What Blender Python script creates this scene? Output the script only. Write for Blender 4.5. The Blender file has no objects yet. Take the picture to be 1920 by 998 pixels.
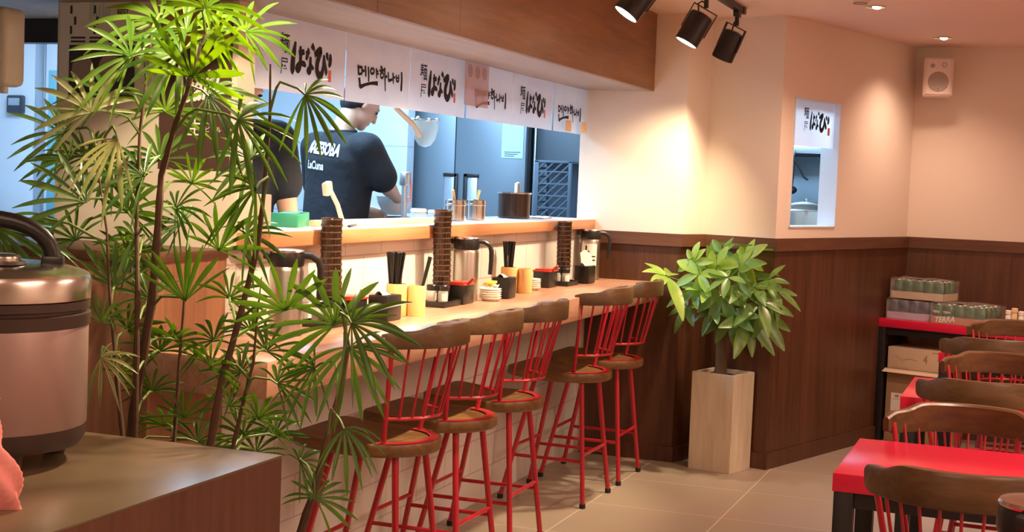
import bpy, bmesh, math, random
from mathutils import Vector, Matrix
from mathutils.bvhtree import BVHTree
scene = bpy.context.scene
COL = scene.collection
PI = math.pi
rnd = random.Random(11)

# ------------------------------------------------------------------ camera
cd = bpy.data.cameras.new('camera'); cam = bpy.data.objects.new('camera', cd); COL.objects.link(cam)
yaw, pitch, roll = 0.353772452, -0.0599809404, 0.0398426790
fwd = Vector((-math.sin(yaw)*math.cos(pitch), math.cos(yaw)*math.cos(pitch), math.sin(pitch)))
rgt = Vector((math.cos(yaw), math.sin(yaw), 0)); upv = rgt.cross(fwd)
r2 = math.cos(roll)*rgt + math.sin(roll)*upv; u2 = -math.sin(roll)*rgt + math.cos(roll)*upv
cam.matrix_world = Matrix(((r2.x,u2.x,-fwd.x,0),(r2.y,u2.y,-fwd.y,0),(r2.z,u2.z,-fwd.z,1.5),(0,0,0,1)))
cd.sensor_width = 36; cd.lens = 36*2673.11/1920; cd.clip_start = 0.05
scene.camera = cam

# ------------------------------------------------------------------ world, exposure
w = bpy.data.worlds.new('world'); scene.world = w; w.use_nodes = True
w.node_tree.nodes['Background'].inputs[0].default_value = (1, .8, .65, 1)
w.node_tree.nodes['Background'].inputs[1].default_value = 0.03
vs = scene.view_settings
vs.view_transform = 'Standard'; vs.look = 'None'; vs.gamma = 1; vs.use_curve_mapping = False
vs.exposure = 0.36
scene.cycles.use_denoising = True
scene.cycles.max_bounces = 8
scene.cycles.sample_clamp_indirect = 6

# ------------------------------------------------------------------ lights of the room, plus added fill
WARM = (1.0, .77, .49); COOL = (.43, .71, 1.0); PEACH = (1.0, .66, .47)
def area(name, loc, size, power, col, rot=(0,0,0), sy=None):
    l = bpy.data.lights.new(name, 'AREA'); l.energy = power; l.color = col; l.size = size
    if sy: l.shape = 'RECTANGLE'; l.size_y = sy
    o = bpy.data.objects.new(name, l); o.location = loc; o.rotation_euler = rot; COL.objects.link(o); return o
def spot(name, loc, target, power, col=WARM, deg=60, blend=.5, r=.03):
    l = bpy.data.lights.new(name, 'SPOT'); l.energy = power; l.color = col
    l.spot_size = math.radians(deg); l.spot_blend = blend; l.shadow_soft_size = r
    o = bpy.data.objects.new(name, l); o.location = loc
    o.rotation_euler = (Vector(target)-Vector(loc)).to_track_quat('-Z','Y').to_euler(); COL.objects.link(o); return o
# kitchen: cool ceiling panels (fixtures above the hood line, out of view)
for i, (x, y) in enumerate(((-3.4,4.6),(-3.4,6.0),(-3.3,7.3))):
    area('kitchen_light', (x,y,2.40), .9, 33, COOL, sy=.5)
area('kitchen_light', (-1.75,8.6,2.40), .5, 34, COOL)
area('kitchen_light', (-3.9,3.0,2.40), .6, 24, COOL)
# dining room: warm unseen fill lights, added to lift the room beside and behind the camera
area('dining_fill', (1.4,2.2,2.41), 1.6, 46, PEACH)
area('dining_fill', (1.3,5.6,2.41), 1.4, 56, PEACH)
area('dining_fill', (-.9,.5,2.41), 1.4, 30, PEACH)

# ------------------------------------------------------------------ materials
MATS = {}
def newmat(name):
    m = bpy.data.materials.new(name); m.use_nodes = True
    return m, m.node_tree, m.node_tree.nodes['Principled BSDF']
def setp(b, **k):
    for n, v in k.items():
        n = n.replace('_',' ')
        if n in b.inputs: b.inputs[n].default_value = v
def plain(name, col, rough=.5, metal=0, spec=.5, noise=.06, nscale=8, bump=0, bdist=.002, **k):
    m, t, b = newmat(name)
    c4 = (*col, 1)
    setp(b, Roughness=rough, Metallic=metal, **{'Specular_IOR_Level':spec})
    for kk, v in k.items(): setp(b, **{kk:v})
    tc = t.nodes.new('ShaderNodeTexCoord'); nz = t.nodes.new('ShaderNodeTexNoise')
    nz.inputs['Scale'].default_value = nscale; nz.inputs['Detail'].default_value = 5
    t.links.new(tc.outputs['Object'], nz.inputs['Vector'])
    mx = t.nodes.new('ShaderNodeMix'); mx.data_type = 'RGBA'
    mx.inputs['A'].default_value = tuple(min(1,c*(1-noise)) for c in col)+(1,)
    mx.inputs['B'].default_value = tuple(min(1,c*(1+noise)) for c in col)+(1,)
    t.links.new(nz.outputs['Fac'], mx.inputs['Factor']); t.links.new(mx.outputs['Result'], b.inputs['Base Color'])
    if bump:
        bp = t.nodes.new('ShaderNodeBump'); bp.inputs['Strength'].default_value = bump; bp.inputs['Distance'].default_value = bdist
        t.links.new(nz.outputs['Fac'], bp.inputs['Height']); t.links.new(bp.outputs['Normal'], b.inputs['Normal'])
    MATS[name] = m; return m
def wood(name, dark, light, scale=(1,1,1), rough=.4, planks=None, bump=.15, streak=1.0):
    """grain stretched along the axis with the smallest scale"""
    m, t, b = newmat(name); L = t.links
    tc = t.nodes.new('ShaderNodeTexCoord'); mp = t.nodes.new('ShaderNodeMapping')
    mp.inputs['Scale'].default_value = scale
    L.new(tc.outputs['Object'], mp.inputs['Vector'])
    n1 = t.nodes.new('ShaderNodeTexNoise'); n1.inputs['Scale'].default_value = 6; n1.inputs['Detail'].default_value = 8; n1.inputs['Roughness'].default_value = .65; n1.inputs['Distortion'].default_value = .6
    n2 = t.nodes.new('ShaderNodeTexNoise'); n2.inputs['Scale'].default_value = 1.3; n2.inputs['Detail'].default_value = 2
    L.new(mp.outputs['Vector'], n1.inputs['Vector']); L.new(mp.outputs['Vector'], n2.inputs['Vector'])
    mm = t.nodes.new('ShaderNodeMath'); mm.operation = 'MULTIPLY_ADD'; mm.inputs[1].default_value = .65*streak; 
    L.new(n1.outputs['Fac'], mm.inputs[0])
    m2 = t.nodes.new('ShaderNodeMath'); m2.operation = 'MULTIPLY'; m2.inputs[1].default_value = .4; L.new(n2.outputs['Fac'], m2.inputs[0])
    L.new(m2.outputs[0], mm.inputs[2])
    cr = t.nodes.new('ShaderNodeValToRGB'); cr.color_ramp.elements[0].position = .32; cr.color_ramp.elements[1].position = .72
    cr.color_ramp.elements[0].color = (*dark,1); cr.color_ramp.elements[1].color = (*light,1)
    L.new(mm.outputs[0], cr.inputs['Fac']); out = cr.outputs['Color']
    L.new(out, b.inputs['Base Color'])
    setp(b, Roughness=rough)
    bp = t.nodes.new('ShaderNodeBump'); bp.inputs['Strength'].default_value = bump; bp.inputs['Distance'].default_value = .001
    L.new(n1.outputs['Fac'], bp.inputs['Height']); L.new(bp.outputs['Normal'], b.inputs['Normal'])
    MATS[name] = m; return m
def tiles(name, col, grout, tw, th, axis, rough=.25, mortar=.004, offset=0.0, var=.05, shift=(0,0)):
    """rectangular tiles; axis = which object coordinates feed (u,v)"""
    m, t, b = newmat(name); L = t.links
    tc = t.nodes.new('ShaderNodeTexCoord'); sp = t.nodes.new('ShaderNodeSeparateXYZ'); cb = t.nodes.new('ShaderNodeCombineXYZ')
    L.new(tc.outputs['Object'], sp.inputs[0]); L.new(sp.outputs[axis[0]], cb.inputs[0]); L.new(sp.outputs[axis[1]], cb.inputs[1])
    mo = t.nodes.new('ShaderNodeVectorMath'); mo.operation = 'ADD'; mo.inputs[1].default_value = (*shift,0); L.new(cb.outputs[0], mo.inputs[0]); cb = mo
    br = t.nodes.new('ShaderNodeTexBrick'); br.offset = offset; br.squash = 1
    br.inputs['Scale'].default_value = 1; br.inputs['Brick Width'].default_value = tw; br.inputs['Row Height'].default_value = th
    br.inputs['Mortar Size'].default_value = mortar; br.inputs['Mortar Smooth'].default_value = .2
    br.inputs['Color1'].default_value = tuple(c*(1-var) for c in col)+(1,); br.inputs['Color2'].default_value = (*col,1); br.inputs['Mortar'].default_value = (*grout,1)
    L.new(cb.outputs[0], br.inputs['Vector'])
    nz = t.nodes.new('ShaderNodeTexNoise'); nz.inputs['Scale'].default_value = 3; nz.inputs['Detail'].default_value = 6
    L.new(tc.outputs['Object'], nz.inputs['Vector'])
    mx = t.nodes.new('ShaderNodeMix'); mx.data_type = 'RGBA'; mx.blend_type = 'MULTIPLY'; mx.inputs['Factor'].default_value = .18
    L.new(br.outputs['Color'], mx.inputs['A']); L.new(nz.outputs['Color'], mx.inputs['B'])
    L.new(mx.outputs['Result'], b.inputs['Base Color'])
    bp = t.nodes.new('ShaderNodeBump'); bp.inputs['Strength'].default_value = .4; bp.inputs['Distance'].default_value = .002; bp.invert = True
    L.new(br.outputs['Fac'], bp.inputs['Height']); L.new(bp.outputs['Normal'], b.inputs['Normal'])
    setp(b, Roughness=rough); MATS[name] = m; return m
def leafmat(name, c1, c2, trans=.45, rough=.35):
    m, t, b = newmat(name); L = t.links
    tc = t.nodes.new('ShaderNodeTexCoord'); nz = t.nodes.new('ShaderNodeTexNoise'); nz.inputs['Scale'].default_value = 9
    L.new(tc.outputs['Object'], nz.inputs['Vector'])
    cr = t.nodes.new('ShaderNodeValToRGB'); cr.color_ramp.elements[0].color = (*c1,1); cr.color_ramp.elements[1].color = (*c2,1)
    cr.color_ramp.elements[0].position = .35; cr.color_ramp.elements[1].position = .65
    L.new(nz.outputs['Fac'], cr.inputs[0]); L.new(cr.outputs[0], b.inputs['Base Color']); setp(b, Roughness=rough)
    tr = t.nodes.new('ShaderNodeBsdfTranslucent')
    hs = t.nodes.new('ShaderNodeHueSaturation'); hs.inputs['Saturation'].default_value = 1.15; hs.inputs['Value'].default_value = 1.9; hs.inputs['Hue'].default_value = .485
    L.new(cr.outputs[0], hs.inputs['Color']); L.new(hs.outputs[0], tr.inputs['Color'])
    ms = t.nodes.new('ShaderNodeMixShader'); ms.inputs[0].default_value = trans
    L.new(b.outputs[0], ms.inputs[1]); L.new(tr.outputs[0], ms.inputs[2]); L.new(ms.outputs[0], t.nodes['Material Output'].inputs[0])
    MATS[name] = m; return m
def glow(name, col, s):
    m, t, b = newmat(name); setp(b, Emission_Strength=s); b.inputs['Emission Color'].default_value = (*col,1); b.inputs['Base Color'].default_value = (*col,1)
    MATS[name] = m; return m
def film(name, col, alpha, rough=.2, trans=0):
    m, t, b = newmat(name); setp(b, Roughness=rough, Alpha=alpha, **{'Transmission_Weight':trans}); b.inputs['Base Color'].default_value = (*col,1)
    nz = t.nodes.new('ShaderNodeTexNoise'); nz.inputs['Scale'].default_value = 25; bp = t.nodes.new('ShaderNodeBump'); bp.inputs['Strength'].default_value = .6
    tc = t.nodes.new('ShaderNodeTexCoord'); t.links.new(tc.outputs['Object'], nz.inputs['Vector'])
    t.links.new(nz.outputs['Fac'], bp.inputs['Height']); t.links.new(bp.outputs['Normal'], b.inputs['Normal'])
    MATS[name] = m; return m

plain('cream', (.80,.70,.60), .8, noise=.02, bump=.05, nscale=60)
plain('ceiling', (.80,.63,.54), .85, noise=.02)
plain('kitchen_wall', (.72,.80,.88), .35, noise=.03)
tiles('kitchen_panel', (.70,.79,.88), (.42,.52,.62), 1.2, .42, ('X','Z'), .3, .004)
tiles('kitchen_panel_side', (.70,.79,.88), (.42,.52,.62), 1.2, .42, ('Y','Z'), .3, .004)
tiles('floor_tile', (.40,.325,.25), (.60,.52,.43), .625, .625, ('X','Y'), .42, .004, var=.03, shift=(10*.625+1.29,-7.005+12*.625))
tiles('white_tile', (.80,.76,.72), (.55,.50,.46), .30, .15, ('Y','Z'), .18, .003, .5, var=.02)
wood('walnut', (.046,.016,.008), (.135,.052,.024), (6,6,.35), .38)
wood('walnut_rail', (.085,.034,.017), (.17,.072,.038), (.4,.4,6), .4)
wood('soffit_wood', (.15,.062,.024), (.37,.165,.062), (5,.35,5), .45)
wood('soffit_under', (.28,.22,.19), (.42,.34,.30), (5,.35,5), .5)
wood('counter_wood', (.36,.16,.10), (.66,.37,.255), (5,.35,5), .32, bump=.08)
wood('ledge_wood', (.34,.13,.055), (.60,.27,.13), (5,.35,5), .35, bump=.08)
plain('ledge_top', (.78,.72,.72), .25, noise=.03)
wood('box_wood', (.085,.030,.019), (.165,.066,.040), (6,6,.4), .45)
plain('box_top', (.145,.098,.058), .28, noise=.35, nscale=5)
wood('seat_dark', (.075,.034,.013), (.26,.125,.042), (1,5,5), .38)
wood('crest_wood', (.045,.023,.010), (.17,.086,.034), (5,.5,5), .33)
wood('pot_stone', (.58,.49,.34), (.80,.72,.57), (4,4,.6), .6)
plain('red_metal', (.43,.012,.026), .32, noise=.05, Coat_Weight=.3)
plain('red_top', (.74,.018,.065), .24, noise=.03)
plain('black_metal', (.012,.011,.012), .4, noise=.1)
plain('black_plastic', (.016,.014,.014), .35, noise=.1)
plain('dark_brown_plastic', (.045,.025,.022), .4, noise=.1)
plain('steel', (.62,.58,.55), .22, 1, noise=.04)
plain('brushed_steel', (.60,.56,.52), .34, 1, noise=.08, nscale=3)
plain('cooker_shell', (.36,.25,.23), .38, .45, noise=.04)
plain('cool_steel', (.55,.60,.66), .32, .85, noise=.06)
plain('fridge_steel', (.19,.235,.28), .38, .45, noise=.05, nscale=2)
plain('fridge_dark', (.07,.085,.105), .4, .4, noise=.05)
plain('white_plastic', (.82,.80,.77), .4, noise=.02)
plain('white_enamel', (.80,.84,.90), .35, noise=.03)
plain('ceramic', (.86,.82,.74), .25, noise=.02)
plain('bamboo', (.83,.52,.20), .4, noise=.06, nscale=20)
plain('red_lacquer', (.45,.035,.02), .25, noise=.05)
plain('tissue', (.88,.85,.82), .9, noise=.02)
leafmat('cloth_white', (.82,.78,.78), (.85,.81,.80), .40, .9)
_h=[n for n in MATS['cloth_white'].node_tree.nodes if n.type=='HUE_SAT'][0]; _h.inputs['Value'].default_value=1.12; _h.inputs['Saturation'].default_value=1.0; _h.inputs['Hue'].default_value=.5
plain('ink', (.018,.011,.011), .8, noise=.1)
plain('seal_red', (.80,.16,.07), .8)
plain('print_white', (.88,.86,.82), .7)
plain('poster_brown', (.085,.045,.036), .5, noise=.2, nscale=3)
plain('poster_gold', (.52,.33,.10), .5, noise=.2)
plain('poster_dark', (.05,.046,.045), .5, noise=.3, nscale=30)
plain('poster_mint', (.50,.76,.83), .6)
plain('poster_green', (.50,.70,.50), .6)
film('pink_paper', (.66,.40,.36), .42, .7)
film('ochre', (.62,.33,.16), .35, .7)
plain('gravy', (.40,.27,.18), .6)
plain('orange_paper', (.86,.58,.34), .8)
plain('cardboard', (.42,.26,.14), .8, noise=.05)
plain('cardboard_light', (.62,.47,.33), .8, noise=.05)
plain('skin', (.62,.36,.25), .5, noise=.04, Subsurface_Weight=.05)
plain('shirt_black', (.012,.014,.019), .85, noise=.2, nscale=7, bump=.9, bdist=.02)
plain('trouser', (.02,.02,.025), .9)
plain('hair', (.010,.008,.008), .55, noise=.3, nscale=80)
plain('green_plastic', (.02,.25,.13), .4)
plain('pink_cloth', (.85,.30,.28), .9, noise=.05)
plain('can_green', (.035,.13,.055), .3, .3, noise=.15)
plain('can_navy', (.035,.045,.12), .3, .4, noise=.15)
plain('can_lid', (.70,.72,.70), .3, .9)
plain('tray_orange', (.52,.17,.08), .7, noise=.1)
plain('tray_blue', (.45,.42,.60), .6, noise=.1)
plain('soil', (.05,.032,.02), .95, noise=.5, nscale=40)
plain('bark', (.15,.10,.06), .85, noise=.35, nscale=25, bump=.6)
plain('stem_brown', (.105,.055,.032), .8, noise=.4, nscale=40, bump=.5)
plain('petiole', (.13,.20,.05), .5, noise=.2)
plain('crate_blue', (.10,.14,.19), .5, noise=.1)
plain('grille', (.36,.29,.26), .7, noise=.1, nscale=120)
plain('speaker_white', (.74,.62,.55), .5, noise=.02)
plain('beige_strip', (.80,.58,.40), .6, noise=.04)
plain('clay_pot', (.045,.028,.022), .6)
plain('glare_cyan', (.25,.62,.75), .5)  # blue glare colour for the freezer door
plain('spice', (.45,.12,.03), .6, noise=.3)
plain('rubber', (.012,.011,.010), .7)
plain('yellow_pack', (.85,.62,.06), .5)
leafmat('palm_leaf', (.040,.105,.014), (.080,.165,.026), .33)
leafmat('palm_leaf_lit', (.085,.20,.020), (.15,.28,.035), .42)  # lit copy of palm_leaf, spotlight brightness put into the colour
leafmat('palm_leaf_pale', (.18,.22,.09), (.33,.35,.15), .35)
leafmat('money_leaf', (.095,.20,.04), (.18,.31,.07), .3, .3)
leafmat('money_leaf_light', (.24,.42,.07), (.36,.52,.11), .35, .3)
glow('lamp_glow', (1,.86,.62), 14)
film('cup_brown', (.050,.026,.017), .86, .15)
film('clear_film', (.95,.94,.88), .17, .22)
film('glass', (.80,.90,.86), .38, .08)
film('net_mesh', (.62,.66,.60), .45, .4)

# ------------------------------------------------------------------ mesh helpers
class MB:
    def __init__(s): s.bm = bmesh.new()
    def box(s, x0,x1,y0,y1,z0,z1, bev=0, seg=2, M=None):
        b = bmesh.new()
        vs = [b.verts.new((x,y,z)) for x in (x0,x1) for y in (y0,y1) for z in (z0,z1)]
        for f in ((0,1,3,2),(4,6,7,5),(0,4,5,1),(2,3,7,6),(0,2,6,4),(1,5,7,3)): b.faces.new([vs[i] for i in f])
        bmesh.ops.recalc_face_normals(b, faces=b.faces)
        if bev: bmesh.ops.bevel(b, geom=b.edges[:], offset=bev, segments=seg, affect='EDGES', profile=.5)
        return s.merge(b, M)
    def merge(s, b, M=None):
        if M is not None: bmesh.ops.transform(b, matrix=M, verts=b.verts)
        me = bpy.data.meshes.new('tmp'); b.to_mesh(me); b.free(); s.bm.from_mesh(me); bpy.data.meshes.remove(me); return s
    def lathe(s, prof, seg=24, M=None, cap=True):
        b = bmesh.new(); rings = []
        for r, z in prof:
            if r < 1e-5: rings.append([b.verts.new((0,0,z))])
            else: rings.append([b.verts.new((r*math.cos(2*PI*i/seg), r*math.sin(2*PI*i/seg), z)) for i in range(seg)])
        for A, B in zip(rings, rings[1:]):
            for i in range(seg):
                j = (i+1)%seg
                if len(A)==1 and len(B)==1: continue
                if len(A)==1: b.faces.new((A[0],B[i],B[j]))
                elif len(B)==1: b.faces.new((A[i],A[j],B[0]))
                else: b.faces.new((A[i],A[j],B[j],B[i]))
        if cap:
            if len(rings[0])>1: b.faces.new(rings[0][::-1])
            if len(rings[-1])>1: b.faces.new(rings[-1])
        bmesh.ops.recalc_face_normals(b, faces=b.faces)
        return s.merge(b, M)
    def tube(s, pts, r, seg=8, cap=True, up=None):
        pts = [Vector(p) for p in pts]; n = len(pts)
        rs = r if isinstance(r,(list,tuple)) else [r]*n
        b = bmesh.new(); rings = []; prev = None
        for i, p in enumerate(pts):
            t = (pts[min(i+1,n-1)]-pts[max(i-1,0)]).normalized()
            if prev is None:
                a = Vector((0,0,1)) if abs(t.z)<.9 else Vector((1,0,0))
                nrm = (a - t*a.dot(t)).normalized()
            else: nrm = (prev - t*prev.dot(t)).normalized()
            prev = nrm; bi = t.cross(nrm)
            rings.append([b.verts.new(p + rs[i]*(math.cos(2*PI*k/seg)*nrm + math.sin(2*PI*k/seg)*bi)) for k in range(seg)])
        for A, B in zip(rings, rings[1:]):
            for k in range(seg): b.faces.new((A[k],A[(k+1)%seg],B[(k+1)%seg],B[k]))
        if cap: b.faces.new(rings[0][::-1]); b.faces.new(rings[-1])
        bmesh.ops.recalc_face_normals(b, faces=b.faces)
        return s.merge(b)
    def prism(s, poly, z0, z1, bev=0, M=None):
        b = bmesh.new(); n = len(poly)
        A = [b.verts.new((x,y,z0)) for x,y in poly]; B = [b.verts.new((x,y,z1)) for x,y in poly]
        b.faces.new(A[::-1]); b.faces.new(B)
        for i in range(n): b.faces.new((A[i],A[(i+1)%n],B[(i+1)%n],B[i]))
        bmesh.ops.recalc_face_normals(b, faces=b.faces)
        if bev: bmesh.ops.bevel(b, geom=[e for e in b.edges], offset=bev, segments=2, affect='EDGES', profile=.5)
        return s.merge(b, M)
    def ball(s, c, r, sc=(1,1,1), u=16, v=10, M=None):
        b = bmesh.new(); bmesh.ops.create_uvsphere(b, u_segments=u, v_segments=v, radius=r)
        T = Matrix.Translation(c) @ Matrix.Diagonal((*sc,1))
        bmesh.ops.transform(b, matrix=T if M is None else M@T, verts=b.verts); return s.merge(b)
    def grid(s, F, nu, nv, thick=0, M=None):
        b = bmesh.new(); V = [[b.verts.new(F(i/nu, j/nv)) for j in range(nv+1)] for i in range(nu+1)]
        for i in range(nu):
            for j in range(nv): b.faces.new((V[i][j],V[i+1][j],V[i+1][j+1],V[i][j+1]))
        bmesh.ops.recalc_face_normals(b, faces=b.faces)
        if thick: bmesh.ops.solidify(b, geom=b.faces[:], thickness=thick)
        return s.merge(b, M)
    def loft(s, rings, cap=True):
        b = bmesh.new(); R = [[b.verts.new(p) for p in r] for r in rings]; n = len(R[0])
        for A, B in zip(R, R[1:]):
            for k in range(n): b.faces.new((A[k],A[(k+1)%n],B[(k+1)%n],B[k]))
        if cap: b.faces.new(R[0][::-1]); b.faces.new(R[-1])
        bmesh.ops.recalc_face_normals(b, faces=b.faces)
        return s.merge(b)
    def build(s, name, mat, parent=None, smooth=35, loc=None):
        me = bpy.data.meshes.new(name); s.bm.to_mesh(me); s.bm.free()
        if isinstance(mat, str): mat = MATS[mat]
        me.materials.append(mat)
        if smooth:
            me.shade_smooth(); me.set_sharp_from_angle(angle=math.radians(smooth))
        o = bpy.data.objects.new(name, me); COL.objects.link(o)
        if parent is not None: o.parent = parent
        if loc is not None: o.location = loc
        return o
def T(x,y,z, rz=0, rx=0, ry=0): return Matrix.Translation((x,y,z)) @ Matrix.Rotation(rz,4,'Z') @ Matrix.Rotation(ry,4,'Y') @ Matrix.Rotation(rx,4,'X')
def tag(o, label=None, cat=None, group=None, kind=None):
    if label: o['label'] = label
    if cat: o['category'] = cat
    if group: o['group'] = group
    if kind: o['kind'] = kind
    return o
def thing(name, label, cat, loc=(0,0,0), rz=0, group=None):
    o = bpy.data.objects.new(name, None); o.empty_display_size = .05; COL.objects.link(o); o.location = loc; o.rotation_euler = (0,0,rz)
    return tag(o, label, cat, group)
def struct(o): o['kind'] = 'structure'; return o
def copy_tree(o, parent=None):
    c = o.copy(); COL.objects.link(c)
    if parent is not None: c.parent = parent; c.matrix_parent_inverse = o.matrix_parent_inverse.copy()
    for ch in list(o.children): copy_tree(ch, c)
    return c
def ordinal(n): return ['topmost','second from the top','third from the top','fourth from the top','fifth from the top','sixth from the top','seventh from the top','eighth from the top','ninth from the top','tenth from the top','eleventh from the top','twelfth from the top','thirteenth from the top','lowest'][n]
def ribbon(mb, pts, ws, F):
    """brush stroke: tapering ribbon along 2-D points, mapped to 3-D by F(u,v)"""
    P = [Vector((p[0],p[1])) for p in pts]; Q = []; W = []
    n = len(P)
    for i in range(n-1):                                  # Catmull-Rom resample
        p0 = P[max(i-1,0)]; p1 = P[i]; p2 = P[i+1]; p3 = P[min(i+2,n-1)]
        for k in range(4):
            t = k/4
            Q.append(.5*((2*p1)+(p2-p0)*t+(2*p0-5*p1+4*p2-p3)*t*t+(3*p1-p0-3*p2+p3)*t**3)); W.append(ws[i]*(1-t)+ws[i+1]*t)
    Q.append(P[-1]); W.append(ws[-1])
    b = mb.bm; prev = None
    for i, q in enumerate(Q):
        d = (Q[min(i+1,len(Q)-1)]-Q[max(i-1,0)])
        d = d.normalized() if d.length > 1e-9 else Vector((1,0)); nn = Vector((-d.y,d.x))
        a = b.verts.new(F(*(q+nn*W[i]))); c = b.verts.new(F(*(q-nn*W[i])))
        if prev: b.faces.new((prev[0],a,c,prev[1]))
        prev = (a,c)
def text_into(mb, s, F, size=1, bold=0, shear=0):
    """font outline of s filled as faces, mapped by F(u,v); origin at the lower left of its own bounds"""
    c = bpy.data.curves.new('txt','FONT'); c.body = s; c.size = size; c.offset = bold; c.shear = shear; c.resolution_u = 3
    o = bpy.data.objects.new('txt', c); COL.objects.link(o); bpy.context.view_layer.update()
    me = o.to_mesh(); x0 = min(v.co.x for v in me.vertices); y0 = min(v.co.y for v in me.vertices)
    b = bmesh.new(); b.from_mesh(me)
    dims = (max(v.co.x for v in b.verts)-x0, max(v.co.y for v in b.verts)-y0)
    for v in b.verts: v.co = F((v.co.x-x0), (v.co.y-y0))
    o.to_mesh_clear(); bpy.data.objects.remove(o); mb.merge(b); return dims
wood('counter_wood_v', (.25,.105,.058), (.46,.22,.12), (5,5,.35), .4)
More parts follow.
